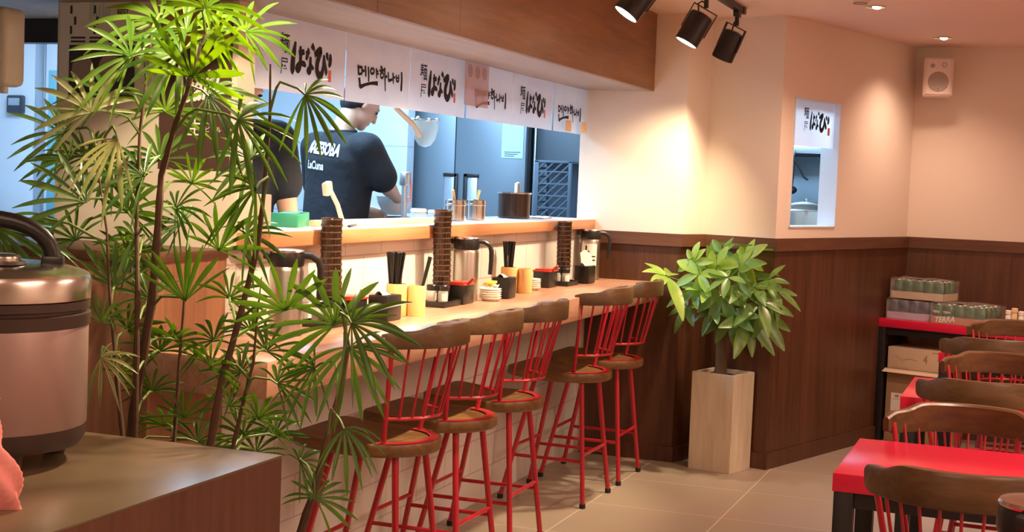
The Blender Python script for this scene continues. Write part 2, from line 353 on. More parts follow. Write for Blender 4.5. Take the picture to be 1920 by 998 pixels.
# measured points: palm fans, stems, leaf clusters, brush strokes (metres)
PALM=[
((-2.214,2.950,1.627),0.138,(-0.34,-0.36,0.87),(0.76,-0.65,0.02),105,0.25,"a"),
((-2.186,2.900,1.405),0.163,(-0.61,-0.52,0.60),(0.78,-0.54,0.33),75,0.20,"b"),
((-2.453,3.250,1.517),0.102,(-0.09,-0.34,0.94),(0.77,-0.62,-0.15),110,0.30,"a"),
((-2.319,3.200,1.441),0.107,(0.37,0.33,0.87),(0.18,-0.94,0.28),110,0.30,"a"),
((-2.136,3.000,1.770),0.152,(-0.28,-0.58,0.77),(0.86,-0.50,-0.06),120,0.35,"a"),
((-1.860,2.850,1.709),0.167,(0.25,-0.35,0.90),(-0.19,-0.93,-0.30),100,0.10,"c"),
((-1.869,2.950,1.799),0.114,(0.48,-0.00,0.88),(-0.12,-0.99,0.06),110,0.30,"c"),
((-1.861,2.900,1.874),0.150,(0.49,-0.03,0.87),(0.03,-1.00,-0.05),125,0.35,"c"),
((-1.765,2.900,1.615),0.137,(0.86,0.45,-0.23),(0.50,-0.73,0.46),100,0.40,"c"),
((-2.061,2.850,1.559),0.120,(-0.54,-0.30,-0.79),(0.29,-0.94,0.16),60,0.50,"b"),
((-2.015,3.100,1.459),0.094,(0.22,-0.24,0.94),(-0.08,-0.97,-0.23),95,0.25,"c"),
((-2.127,3.200,1.390),0.105,(0.85,-0.05,0.52),(-0.26,-0.91,0.33),110,0.40,"c"),
((-1.807,2.900,1.308),0.132,(0.33,-0.05,0.94),(-0.11,-0.99,-0.01),80,0.20,"d"),
((-1.618,2.950,1.679),0.114,(0.81,0.43,-0.39),(0.58,-0.66,0.48),105,0.45,"d"),
((-1.712,2.900,1.458),0.118,(-0.86,-0.34,-0.38),(0.12,-0.86,0.50),100,0.50,"d"),
((-1.877,3.150,1.525),0.114,(-0.58,-0.69,0.44),(0.82,-0.45,0.36),110,0.45,"d"),
((-2.168,3.000,1.191),0.134,(-0.13,-0.01,0.99),(0.66,-0.75,0.08),55,0.12,"b"),
((-1.928,2.950,1.177),0.155,(-0.03,-0.13,0.99),(0.52,-0.85,-0.10),50,0.12,"c"),
((-2.095,2.850,1.122),0.083,(0.10,0.12,0.99),(0.54,-0.84,0.05),80,0.30,"b"),
((-2.093,2.850,1.035),0.090,(0.99,0.02,-0.11),(0.09,-0.77,0.63),100,0.60,"b"),
((-1.596,2.850,1.185),0.133,(-0.21,-0.44,0.87),(0.55,-0.79,-0.27),90,0.20,"d"),
((-1.496,2.900,1.155),0.158,(-0.48,-0.23,0.85),(0.47,-0.88,0.02),105,0.25,"f"),
((-1.429,2.850,1.167),0.143,(0.89,0.39,0.21),(0.23,-0.81,0.55),110,0.45,"f"),
((-1.482,2.950,1.099),0.130,(0.40,0.01,-0.92),(0.52,-0.82,0.22),110,0.45,"f"),
((-1.479,2.800,0.774),0.089,(0.36,0.35,0.87),(0.29,-0.92,0.25),110,0.50,"f"),
((-1.602,2.950,0.819),0.075,(0.81,0.24,0.54),(0.01,-0.91,0.40),110,0.50,"f"),
((-1.413,2.800,0.938),0.088,(0.73,-0.19,-0.66),(0.27,-0.80,0.53),90,0.60,"f"),
((-2.025,3.100,0.860),0.095,(0.12,0.05,0.99),(0.26,-0.97,0.02),70,0.30,"c"),
((-1.883,3.000,1.013),0.104,(0.51,-0.10,0.86),(-0.27,-0.96,0.04),90,0.35,"e"),
((-1.885,3.100,0.904),0.094,(0.17,-0.34,0.92),(-0.16,-0.94,-0.32),80,0.30,"e"),
((-1.834,3.150,0.869),0.108,(0.51,-0.13,0.85),(0.13,-0.97,-0.23),90,0.35,"e"),
((-1.813,3.200,0.820),0.096,(0.06,0.23,0.97),(0.46,-0.87,0.18),90,0.40,"e"),
((-2.187,3.200,0.901),0.099,(-0.02,-0.06,1.00),(0.42,-0.91,-0.04),90,0.40,"a"),
((-2.042,3.100,1.840),0.148,(-0.69,-0.06,0.72),(0.33,-0.91,0.24),110,0.35,"a"),
((-2.156,3.150,1.873),0.165,(-0.85,-0.26,0.46),(0.50,-0.69,0.53),100,0.40,"a"),
((-2.380,2.800,1.338),0.194,(0.93,0.35,-0.13),(0.36,-0.76,0.53),50,0.55,"b"),
((-2.083,3.150,1.049),0.104,(0.53,-0.23,0.82),(0.14,-0.93,-0.35),100,0.40,"c"),
((-2.319,3.300,1.296),0.117,(-0.83,-0.43,-0.37),(0.20,-0.84,0.51),110,0.40,"a"),
((-1.958,3.200,1.165),0.111,(0.48,0.01,0.88),(0.16,-0.98,-0.08),100,0.40,"d"),
((-1.796,3.000,1.344),0.103,(0.83,0.41,0.37),(0.23,-0.87,0.44),110,0.45,"d"),
((-2.167,3.200,1.643),0.126,(0.23,-0.26,0.94),(0.49,-0.80,-0.34),120,0.35,"a"),
((-1.815,3.150,1.043),0.101,(0.22,0.27,0.94),(0.48,-0.87,0.14),100,0.40,"e"),
((-1.597,3.000,1.037),0.101,(-0.89,-0.26,-0.38),(0.06,-0.89,0.46),100,0.45,"f"),
((-2.124,3.050,1.474),0.128,(-0.72,-0.52,0.46),(0.70,-0.58,0.42),95,0.30,"a"),
((-2.313,3.000,1.507),0.108,(-0.87,-0.39,0.31),(0.50,-0.69,0.52),90,0.35,"b"),
((-1.990,3.000,1.777),0.143,(-0.82,-0.56,0.14),(0.55,-0.67,0.50),110,0.40,"c"),
((-1.812,3.000,1.829),0.128,(0.70,0.23,0.67),(-0.05,-0.93,0.36),110,0.40,"c"),
((-1.911,3.000,1.675),0.142,(0.90,0.42,-0.14),(0.43,-0.76,0.49),110,0.45,"c"),
((-2.237,3.150,1.262),0.119,(0.51,-0.10,0.86),(0.25,-0.94,-0.25),100,0.35,"a"),
((-1.753,3.100,0.973),0.113,(0.77,0.36,0.53),(0.05,-0.86,0.50),100,0.45,"e"),
((-1.860,3.100,0.990),0.107,(-0.40,-0.61,0.68),(0.86,-0.51,0.05),100,0.40,"e"),
((-2.165,3.200,1.010),0.113,(-0.33,-0.20,0.92),(0.42,-0.90,-0.05),100,0.35,"a"),
((-2.267,3.200,1.059),0.114,(0.63,0.01,0.78),(0.05,-1.00,-0.03),100,0.40,"b"),
((-1.866,3.200,0.770),0.103,(-0.16,-0.17,0.97),(0.44,-0.89,-0.09),90,0.40,"e"),
((-2.043,3.200,0.780),0.105,(0.23,0.26,0.94),(0.46,-0.88,0.13),90,0.40,"c"),
((-2.278,3.100,1.676),0.124,(-0.68,-0.07,0.73),(0.47,-0.81,0.36),100,0.40,"a"),
((-2.370,3.050,1.575),0.130,(-0.63,-0.63,0.45),(0.77,-0.58,0.26),95,0.30,"b"),
((-2.146,3.150,1.517),0.117,(-0.09,-0.34,0.94),(0.78,-0.61,-0.14),105,0.35,"a"),
((-2.240,3.150,1.374),0.126,(0.50,-0.06,0.87),(0.13,-0.98,-0.14),105,0.35,"a"),
((-2.291,3.000,1.305),0.115,(-0.78,-0.16,0.60),(0.46,-0.80,0.38),90,0.30,"b"),
((-2.202,3.200,1.149),0.106,(-0.39,-0.04,0.92),(0.63,-0.74,0.24),90,0.35,"a"),
((-2.225,3.100,0.959),0.090,(0.44,0.16,0.89),(0.08,-0.99,0.14),95,0.40,"b"),
((-2.003,3.200,1.051),0.104,(-0.16,-0.52,0.84),(0.87,-0.48,-0.13),95,0.40,"e"),
((-2.142,3.200,0.813),0.099,(0.04,-0.43,0.90),(0.42,-0.81,-0.41),80,0.35,"g"),
((-1.892,3.200,1.087),0.096,(0.17,-0.08,0.98),(0.40,-0.90,-0.14),95,0.40,"d"),
((-1.907,3.200,0.808),0.097,(-0.31,-0.25,0.92),(0.47,-0.88,-0.08),85,0.40,"e"),
((-2.366,3.250,1.512),0.123,(-0.88,-0.46,0.14),(0.46,-0.74,0.49),100,0.40,"a"),
((-2.109,3.200,1.352),0.105,(-0.80,-0.38,0.47),(0.59,-0.64,0.48),95,0.35,"g"),
]
STEMS={
"a":[(-2.133,3.050,0.781),(-2.112,3.020,0.978),(-2.099,3.000,1.169),(-2.143,3.050,1.379),(-2.139,3.050,1.581),(-2.114,3.050,1.795),(-2.111,3.050,1.848)],
"b":[(-2.094,2.950,0.801),(-2.106,2.940,0.935),(-2.133,2.950,1.090),(-2.154,2.960,1.194),(-2.159,2.950,1.340),(-2.171,2.930,1.471),(-2.190,2.930,1.587)],
"c":[(-2.182,3.100,0.768),(-2.143,3.080,0.969),(-2.076,3.030,1.168),(-2.045,3.000,1.345),(-2.039,3.000,1.477),(-1.967,2.950,1.607),(-1.899,2.900,1.693),(-1.879,2.930,1.822)],
"d":[(-1.881,3.000,0.802),(-1.852,3.000,0.976),(-1.807,3.000,1.136),(-1.749,2.980,1.321),(-1.731,2.970,1.449),(-1.721,2.970,1.626),(-1.724,2.970,1.751)],
"e":[(-1.881,3.100,0.772),(-1.850,3.100,0.910),(-1.823,3.100,1.020),(-1.816,3.100,1.128),(-1.807,3.100,1.235)],
"f":[(-1.572,2.900,0.651),(-1.529,2.890,0.770),(-1.503,2.890,0.885),(-1.484,2.900,0.983),(-1.463,2.900,1.083),(-1.468,2.900,1.144)],
"g":[(-2.082,3.150,0.756),(-2.073,3.150,0.967),(-2.062,3.150,1.148),(-2.058,3.150,1.286)],
}
MONEY=[
((-1.840,7.350,1.027),0.212,(-0.81,-0.54,0.23)),
((-1.712,7.400,1.106),0.155,(0.34,-0.07,0.94)),
((-1.586,7.420,1.089),0.155,(0.19,-0.13,0.97)),
((-1.468,7.400,1.083),0.167,(0.49,-0.02,0.87)),
((-1.341,7.360,0.918),0.166,(0.90,0.05,-0.44)),
((-1.479,7.330,0.844),0.172,(-0.17,-0.38,-0.91)),
((-1.618,7.400,0.961),0.155,(-0.82,-0.57,-0.02)),
((-1.330,7.500,1.031),0.169,(0.92,0.10,0.38)),
((-1.694,7.380,0.958),0.155,(-0.46,-0.48,-0.75)),
((-1.399,7.360,0.811),0.180,(0.59,-0.09,-0.80)),
((-1.276,7.500,0.969),0.154,(0.90,0.05,-0.44)),
((-1.544,7.350,0.941),0.153,(0.14,-0.27,-0.95)),
((-1.439,7.350,0.968),0.139,(0.90,0.05,-0.44)),
((-1.342,7.500,0.818),0.169,(0.45,-0.15,-0.88)),
((-1.734,7.420,0.867),0.128,(-0.46,-0.48,-0.75)),
((-1.448,7.500,1.122),0.155,(0.34,-0.07,0.94)),
((-1.647,7.500,1.082),0.157,(-0.28,-0.30,0.91)),
((-1.577,7.360,0.868),0.154,(-0.67,-0.54,-0.50)),
((-1.508,7.330,1.042),0.139,(-0.75,-0.56,-0.35)),
((-1.383,7.420,0.989),0.153,(0.97,0.11,0.22)),
((-1.668,7.350,1.045),0.168,(-0.17,-0.38,-0.91)),
((-1.574,7.480,1.159),0.142,(0.49,-0.02,0.87)),
((-1.309,7.420,0.896),0.167,(0.59,-0.09,-0.80)),
]
HANABI=[
([(4.294,1.940),(4.286,1.908),(4.279,1.876),(4.278,1.844),(4.286,1.834)],[0.0061,0.0134,0.0146,0.0159,0.0085]),
([(4.317,1.902),(4.354,1.911)],[0.0110,0.0098]),
([(4.327,1.928),(4.330,1.903),(4.329,1.880),(4.326,1.857),(4.315,1.845),(4.303,1.850),(4.309,1.861),(4.329,1.870),(4.352,1.869),(4.364,1.861)],[0.0061,0.0098,0.0098,0.0098,0.0110,0.0085,0.0073,0.0085,0.0110,0.0049]),
([(4.365,1.904),(4.389,1.916)],[0.0098,0.0073]),
([(4.382,1.926),(4.374,1.903),(4.365,1.884)],[0.0061,0.0098,0.0061]),
([(4.403,1.940),(4.413,1.932),(4.423,1.922)],[0.0110,0.0110,0.0049]),
([(4.395,1.898),(4.393,1.873),(4.391,1.849),(4.383,1.841),(4.375,1.849),(4.386,1.860),(4.400,1.865),(4.415,1.856)],[0.0073,0.0098,0.0098,0.0073,0.0073,0.0073,0.0098,0.0061]),
([(4.422,1.907),(4.445,1.918),(4.469,1.927),(4.458,1.906),(4.444,1.882),(4.440,1.858),(4.448,1.843),(4.462,1.836),(4.481,1.848),(4.492,1.872),(4.495,1.900),(4.497,1.910),(4.502,1.887),(4.518,1.856),(4.525,1.847)],[0.0098,0.0122,0.0146,0.0134,0.0134,0.0146,0.0159,0.0159,0.0134,0.0110,0.0085,0.0073,0.0110,0.0134,0.0073]),
([(4.518,1.924),(4.523,1.912),(4.532,1.898)],[0.0073,0.0122,0.0049]),
([(4.548,1.922),(4.551,1.906),(4.548,1.889),(4.539,1.876)],[0.0061,0.0134,0.0146,0.0061]),
]
MENYA=[
([(4.771,1.904),(4.775,1.887),(4.778,1.868)],[0.0070,0.0060,0.0060]),
([(4.774,1.894),(4.798,1.897),(4.802,1.880),(4.796,1.869)],[0.0040,0.0060,0.0060,0.0040]),
([(4.778,1.870),(4.800,1.874)],[0.0050,0.0050]),
([(4.801,1.884),(4.821,1.886)],[0.0050,0.0050]),
([(4.824,1.906),(4.828,1.887),(4.830,1.865)],[0.0060,0.0060,0.0050]),
([(4.847,1.904),(4.850,1.879),(4.851,1.848)],[0.0050,0.0060,0.0050]),
([(4.783,1.858),(4.789,1.839),(4.795,1.826),(4.827,1.835),(4.872,1.844),(4.925,1.847)],[0.0080,0.0070,0.0090,0.0060,0.0060,0.0090]),
([(4.877,1.902),(4.864,1.890),(4.872,1.880),(4.887,1.883),(4.893,1.895),(4.879,1.902)],[0.0050,0.0050,0.0050,0.0050,0.0050,0.0050]),
([(4.911,1.904),(4.914,1.884),(4.914,1.865)],[0.0060,0.0060,0.0040]),
([(4.913,1.892),(4.930,1.894)],[0.0040,0.0040]),
([(4.914,1.882),(4.933,1.885)],[0.0040,0.0040]),
([(4.950,1.913),(4.969,1.909)],[0.0070,0.0050]),
([(4.939,1.897),(4.986,1.903)],[0.0050,0.0060]),
([(4.963,1.893),(4.948,1.882),(4.958,1.871),(4.976,1.875),(4.980,1.887),(4.963,1.893)],[0.0050,0.0050,0.0050,0.0050,0.0050,0.0050]),
([(4.991,1.913),(4.995,1.876),(5.002,1.823)],[0.0070,0.0070,0.0050]),
([(4.996,1.877),(5.019,1.882)],[0.0050,0.0050]),
([(5.024,1.898),(5.030,1.878),(5.034,1.867),(5.067,1.874)],[0.0060,0.0060,0.0070,0.0050]),
([(5.070,1.900),(5.073,1.877),(5.075,1.857)],[0.0060,0.0060,0.0040]),
([(5.073,1.881),(5.091,1.884)],[0.0050,0.0040]),
([(5.098,1.894),(5.100,1.879),(5.103,1.869)],[0.0050,0.0050,0.0050]),
([(5.120,1.896),(5.121,1.881),(5.120,1.869)],[0.0050,0.0050,0.0050]),
([(5.100,1.881),(5.121,1.884)],[0.0040,0.0040]),
([(5.102,1.869),(5.121,1.870)],[0.0050,0.0050]),
([(5.145,1.909),(5.149,1.877),(5.146,1.846),(5.147,1.833)],[0.0070,0.0080,0.0090,0.0060]),
]

# ================================================================== THE SETTING
struct(MB().box(-4.8,2.8,-1.7,10.4,-.1,0).build('floor','floor_tile'))
struct(MB().box(-4.8,2.8,-1.7,10.4,2.43,2.53).build('ceiling','ceiling'))
struct(MB().box(-4.7,-2.5,3.9,10.2,0,.22).build('floor_kitchen','floor_tile'))
struct(MB().box(2.7,2.8,-1.7,10.4,0,2.43).build('wall_right','cream'))
struct(MB().box(-4.8,2.8,-1.7,-1.6,0,2.43).build('wall_back','cream'))
struct(MB().box(-4.8,-4.7,-1.7,10.4,0,2.43).build('wall_left','kitchen_panel_side'))
struct(MB().box(-4.7,-3.67,8.0,8.1,.22,2.43).build('wall_kitchen','kitchen_panel'))
struct(MB().box(-4.7,-.75,10.2,10.3,0,2.43).build('wall_kitchen_end','kitchen_panel'))
P0=(-1.825,7.56); P1=(-1.745,7.76); P2=(-1.325,7.63); P3=(-.787,9.28)
poly=[(-2.42,7.56),P0,P1,P2,(-1.36,7.73),(-1.80,7.87),(-1.90,7.66),(-2.42,7.66)]
struct(MB().prism(poly,0,2.43).build('wall_far','cream',smooth=0))
dC = Vector((P3[0]-P2[0], P3[1]-P2[1])); LC = dC.length; dC.normalize(); aC = math.atan2(dC.y, dC.x)
MC = T(P2[0],P2[1],0, aC)              # local x along wall, local -y towards the dining room
WU0, WU1, WZ0, WZ1 = .139, .698, 1.304, 2.009
m = MB(); tC=.10
m.box(0,WU0,0,tC,0,2.43,M=MC).box(WU1,LC,0,tC,0,2.43,M=MC).box(WU0,WU1,0,tC,0,WZ0,M=MC).box(WU0,WU1,0,tC,WZ1,2.43,M=MC)
struct(m.build('wall_angled','cream',smooth=0))
m = MB(); e=.008
m.box(WU0-.0,WU1,-.006,tC+.004,WZ0-.0,WZ0+e,M=MC).box(WU0,WU0+e,-.006,tC+.004,WZ0,WZ1,M=MC).box(WU1-e,WU1,-.006,tC+.004,WZ0,WZ1,M=MC).box(WU0,WU1,-.006,tC+.004,WZ1-e,WZ1,M=MC)
struct(m.build('window_1','kitchen_wall',smooth=0))
struct(MB().box(P3[0]-.02,2.7,9.28,9.38,0,2.43).build('wall_dining_end','cream'))
# wainscot, rail and skirting follow the walls
RZ0, RZ1 = 1.178, 1.246
def band(name, segs, z0, z1, d, mat, closed=None):
    """boards standing d proud of a chain of wall points (room side = right of travel)"""
    m = MB(); n = len(segs)
    pts = [Vector(p) for p in segs]; off = []
    for i in range(n):
        ds = []
        if i>0: ds.append((pts[i]-pts[i-1]).normalized())
        if i<n-1: ds.append((pts[i+1]-pts[i]).normalized())
        ns = [Vector((q.y,-q.x)) for q in ds]
        if len(ns)==1: o = ns[0]
        else:
            o = (ns[0]+ns[1]).normalized(); o = o/ max(.3,o.dot(ns[0]))
        off.append(pts[i]+o*d)
    for i in range(n-1):
        a,b,c,e_ = pts[i],pts[i+1],off[i+1],off[i]
        m.prism([tuple(a),tuple(b),tuple(c),tuple(e_)], z0, z1)
    return struct(m.build(name, mat, smooth=0))
chain_far=[(-2.345,7.56),P0,P1,P2]; chain_c=[P2,P3]; chain_d=[P3,(2.7,9.28)]
band('trim_1', chain_far+[P3,(2.7,9.28)], 0, RZ0, .012, 'walnut')
band('trim_2', chain_far+[P3,(2.7,9.28)], RZ0, RZ1, .026, 'walnut_rail')
band('baseboard_far', chain_far+[P3,(2.7,9.28)], 0, .085, .024, 'walnut')
# counter wall: white tile below the counter, white panel behind the condiments
struct(MB().box(-2.50,-2.38,3.82,7.56,0,.875).build('wall_counter','white_tile'))
struct(MB().box(-2.50,-2.365,3.82,7.56,.98,1.253).build('wall_counter_upper','white_tile'))
# timber end block of the counter wall and the board above it
m = MB().box(-3.6,-2.352,3.42,3.82,0,1.225); struct(m.build('wall_end_block','counter_wood_v' if 'counter_wood_v' in MATS else 'counter_wood'))
struct(MB().box(-3.62,-2.345,3.40,3.82,1.225,1.253,.003).build('trim_3','walnut_rail'))
struct(MB().box(-3.0,-2.33,3.82,3.92,1.253,2.014).build('wall_board','cream'))
struct(MB().box(-2.44,-2.285,3.84,3.97,1.303,1.425,.003).build('trim_4','cream'))
# soffit over the counter
m = MB()
ys=[1.5,2.85,4.12,4.80,6.6,7.56]
for a,b in zip(ys,ys[1:]): m.box(-2.035,-2.01,a+.0012,b-.0012,2.014,2.43,.0012,1)
struct(m.build('soffit_fascia','soffit_wood',smooth=0))
struct(MB().box(-2.75,-2.035,1.5,7.56,2.014,2.43).build('soffit','soffit_under'))
struct(MB().box(-4.7,-2.75,1.5,4.25,2.014,2.43).build('soffit_side','soffit_under'))
struct(MB().box(-4.7,-3.02,4.27,4.33,1.93,2.10).build('trim_5','black_metal'))

# ================================================================== FIXED FURNITURE
ct = thing('bar_counter','long wooden bar counter with pinkish brown grain set along the white tiled wall','bar counter',(-2.165,5.476,.875))
MB().box(-.215,.215,-2.084,2.084,0,.105,.004).build('worktop','counter_wood',ct)
lg = thing('serving_ledge','raised wooden serving ledge between the bar counter and the kitchen','serving ledge',(-2.52,5.7,1.253))
MB().box(-.21,.21,-1.86,1.86,0,.050,.003).build('shelf_board','ledge_wood',lg)
MB().box(-.205,.206,-1.858,1.858,.050,.0525).build('top_sheet','ledge_top',lg)
bx = thing('host_stand','low wooden cabinet with brown top in the lower left corner, carrying the steel cooker','cabinet',(-2.05,2.1,0))
MB().box(-.95,.572,-.55,.542,0,.894).build('body','box_wood',bx)
MB().box(-.9505,.5725,-.5505,.5425,.894,.90,.001).build('top','box_top',bx)

# ================================================================== NOREN
def noren_surface(y, z, k):
    """gentle billow of one hanging panel"""
    d = (2.014-z)
    return Vector((-2.40 + .012*math.sin(y*9+k)*d*2 + .006*math.sin(y*23+2*k)*d*3, y, z))
nr = thing('noren_curtain','long white shop curtain with black brush lettering under the soffit','curtain',(-2.4,5.7,2.014))
edges=[3.93,4.674,5.24,5.834,6.42,7.03,7.555]
HANGUL={}
def on_noren(k, off=.0025):
    def F(y,z):
        p = noren_surface(y,z,k); p.x += off; return p
    return F
def to_parent(o):
    o.matrix_parent_inverse = Matrix.Translation((2.4,-5.7,-2.014)); return o
def kanji(mb, F, y0, sc=1.0, z_top=1.955, z_bot=1.822):
    text_into(mb, '麺', lambda u,v: F(y0+u*.070*sc, 1.893+v*.072), 1, .012)
    text_into(mb, '屋', lambda u,v: F(y0+.006+u*.058*sc, 1.822+v*.064), 1, .004)
for i in range(6):
    a,b = edges[i]+.004, edges[i+1]-.004; zb = 1.766
    m = MB(); m.grid(lambda u,v: noren_surface(a+(b-a)*u, 2.0135-(2.0135-zb)*v, i), 30, 10)
    p = to_parent(m.build('panel','cloth_white',nr))
    F = on_noren(i); m = MB()
    if i%2==0:
        dy = (0,1.14,2.325)[i//2]
        for pts,ws in HANABI: ribbon(m, [(y+dy,z) for y,z in pts], ws, F)
        kanji(m, F, 4.186+dy)
        m.build('lettering','ink',p)
        s = MB(); s.grid(lambda u,v: F(4.538+dy+.026*u, 1.823+.041*v), 2,2); s.build('seal','seal_red',p)
    else:
        dy = (0,1.165,2.33)[i//2]
        for pts,ws in MENYA: ribbon(m, [(y+dy,z) for y,z in pts], ws, F)
        m.build('lettering','ink',p)
    tag(p, ('white cloth panel with large kana lettering' if i%2==0 else 'white cloth panel with small Korean lettering'))
pk = thing('paper_sheet','faded pink paper sheet with ochre dots lying over the white shop curtain','paper',(-2.375,5.89,1.92))
MB().box(-.001,.001,-.14,.14,-.10,.088).build('sheet','pink_paper',pk)
for k in range(3): MB().lathe([(.028,0),(.028,.001)],20,T(.001,-.085+k*.085,.05,0,0,PI/2)).build('ochre_dot','ochre',pk)
for j,(y,z,lab) in enumerate(((7.20,1.797,'orange paper slip at the far end of the white shop curtain, below the lettering'),(7.47,1.80,'orange paper slip at the very end of the curtain, beside the far wall'))):
    o = MB().box(-.001,.001,-.045,.045,-.026,.032).build('paper_slip','orange_paper',loc=(-2.372,y,z)); tag(o,lab,'paper','orange paper slips on the curtain')

# small noren in the wall window
wn = thing('window_curtain','small white curtain with black brush lettering in the little wall window','curtain',(0,0,0))
def FW(off):
    def F(u,v):     # u along wall from the window edge, v height
        p = MC @ Vector((WU0+u, .03-off+.004*math.sin(u*22), v)); return p
    return F
f0 = FW(0); m = MB(); m.grid(lambda u,v: f0(.010+(WU1-WU0-.02)*u, 1.752+(2.0-1.752)*v), 24,6)
wp = m.build('panel','cloth_white',wn)
f1 = FW(.003); m = MB(); s=1.0
def mapw(y,z): return f1(.175+(y-4.186)*.80, 1.835+(z-1.822)*.95)
for pts,ws in HANABI: ribbon(m, pts, [w*.9 for w in ws], mapw)
kanji(m, mapw, 4.176)
m.build('lettering','ink',wp)
s = MB(); s.grid(lambda u,v: mapw(4.545+.03*u, 1.81+.045*v), 2,2); s.build('seal','seal_red',wp)

# ================================================================== CEILING TRACK, SPOTS, DOWNLIGHTS, SPEAKER
tk = thing('ceiling_track','black lighting track fixed to the ceiling in front of the soffit','light track',(-1.5,4.9,2.40))
MB().box(-.018,.018,-2.4,2.4,0,.03,.003).build('rail','black_metal',tk)
MB().box(-.022,.022,2.36,2.42,-.004,.03,.003).build('end_cap','black_metal',tk)
def make_head():
    t = thing('track_spotlight','','spotlight')
    MB().box(-.014,.014,-.035,.035,-.03,0,.003).lathe([(.011,-.075),(.011,-.03)],12).build('adapter','black_metal',t)
    h = bpy.data.objects.new('lamp_head', None); 
    m = MB(); m.lathe([(0,.075),(.030,.075),(.052,.068),(.056,.058),(.056,-.075),(.051,-.078),(.050,-.070)],32,cap=False)
    hd = m.build('housing','black_metal',t)
    MB().lathe([(0,-.0745),(.0505,-.0745),(.0505,-.0755),(0,-.0755)],32,cap=False).build('lens','lamp_glow',hd)
    y = MB()
    for sg in (-1,1): y.box(-.009,.009,sg*.060-.002,sg*.060+.002,-.02,.10,.001)
    y.box(-.009,.009,-.062,.062,.098,.102,.001); y.build('yoke','black_metal',hd)
    c = MB(); c.tube([(0.01,.02,.074),(.03,.04,.11),(.03,.03,.13),(.008,.005,.125)],.004,6); c.build('cable','black_plastic',hd)
    bpy.data.objects.remove(h)
    return t, hd
heads=[(5.545,(-.50,-.27,-.82),(-2.15,5.3,1.0),'black track spotlight nearest the wooden soffit edge, cut by the top of the frame'),
       (6.50,(-.43,-.18,-.88),(-2.15,6.2,1.0),'black track spotlight with a glowing lens, middle one of the three'),
       (7.20,(-.40,.14,-.9),(-1.9,7.5,1.2),'black track spotlight at the far end of the track, its lens turned away'),
       (4.6,(-.5,-.02,-.85),(-2.15,4.4,1.0),'track spotlight outside the frame above the second stool'),
       (3.6,(-.30,-.48,-.82),(-2.1,3.4,1.0),'track spotlight outside the frame above the palm plants'),
       (2.7,(-.72,.70,-.62),(-2.0,3.0,1.4),'track spotlight outside the frame above the wooden cabinet')]
proto=None
for i,(y,d,tgt,lab) in enumerate(heads):
    if proto is None: t,hd = make_head(); proto=t
    else:
        t = copy_tree(proto); hd=[c for c in t.children if c.name.startswith('housing')][0]
    t.location=(-1.5,y,2.40); t['label']=lab; t['group']='spotlights on the ceiling track'
    dv = Vector(d).normalized(); q = (-dv).to_track_quat('Z','Y')
    hd.location = Vector((0,0,-.075)) + dv*.105; hd.rotation_mode='QUATERNION'; hd.rotation_quaternion=q
    src = Vector((-1.5,y,2.325)) + dv*.19
    spot('spot_beam', src, src+dv, (135,135,98,135,150,100)[i], WARM, (68,66,92,70,74,74)[i], (.6,.6,1,.6,.7,.7)[i], .035)
def downlight(x,y,lab,tgt=None,power=60):
    t = thing('recessed_downlight',lab,'downlight',(x,y,2.43),0,'round downlights in the ceiling')
    MB().lathe([(.036,-.001),(.050,-.001),(.052,-.005),(.050,-.007),(.038,-.004)],32,cap=False).build('trim_ring','speaker_white',t)
    MB().lathe([(0,-.0012),(.037,-.0012),(.037,-.002),(0,-.002)],32,cap=False).build('recess','black_metal',t)
    MB().ball((.008,0,-.004),.022,(1,1,.5),20,10).build('lamp','lamp_glow',t)
    spot('downlight_beam',(x,y,2.405),tgt or (x,y,0),power,PEACH if not tgt else WARM,125,1.0,.05)
downlight(-.83,7.28,'lit round downlight in the ceiling near the black track',None,60)
downlight(-.60,8.70,'dim round downlight in the ceiling above the corner speaker',None,38)
downlight(.4,7.6,'ceiling downlight outside the frame above the far red tables',None,55)
downlight(.2,4.6,'ceiling downlight outside the frame above the near red tables',None,70)
sd = thing('smoke_detector','white round smoke detector on the ceiling at the top edge of the frame','smoke detector',(-.86,6.93,2.43))
MB().lathe([(0,-.03),(.03,-.03),(.045,-.022),(.05,-.008),(.05,0)],32).build('cover','speaker_white',sd)
MB().lathe([(.030,-.033),(.034,-.033),(.034,-.026),(.030,-.026)],24,cap=False).build('vent_ring','grille',sd)

sp = thing('wall_speaker','white box speaker mounted high in the corner of the room','speaker',(-.64,9.10,2.23),math.radians(6))
MB().box(-.088,.088,-.05,.075,-.12,.12,.016,3).build('cabinet','speaker_white',sp)
MB().box(-.072,.072,-.056,-.049,-.106,.108,.003).build('front_grille','speaker_white',sp)
MB().lathe([(0,0),(.058,0),(.060,.003),(.058,.006),(0,.006)],40,T(0,-.055,-.030,0,PI/2)).build('woofer','grille',sp)
MB().lathe([(0,0),(.013,0),(.013,.004),(0,.004)],24,T(-.036,-.055,.066,0,PI/2)).build('bass_port','grille',sp)
MB().lathe([(.010,0),(.016,0),(.016,.004),(.010,.004)],24,T(.032,-.055,.072,0,PI/2),cap=False).build('tweeter','grille',sp)
MB().lathe([(0,0),(.006,0),(.006,.003),(0,.003)],16,T(0,-.061,-.072,0,PI/2)).build('badge','steel',sp)
MB().box(-.02,.02,.07,.17,-.03,.03,.004).box(-.045,.045,.165,.178,-.06,.06,.003).build('bracket','black_metal',sp)

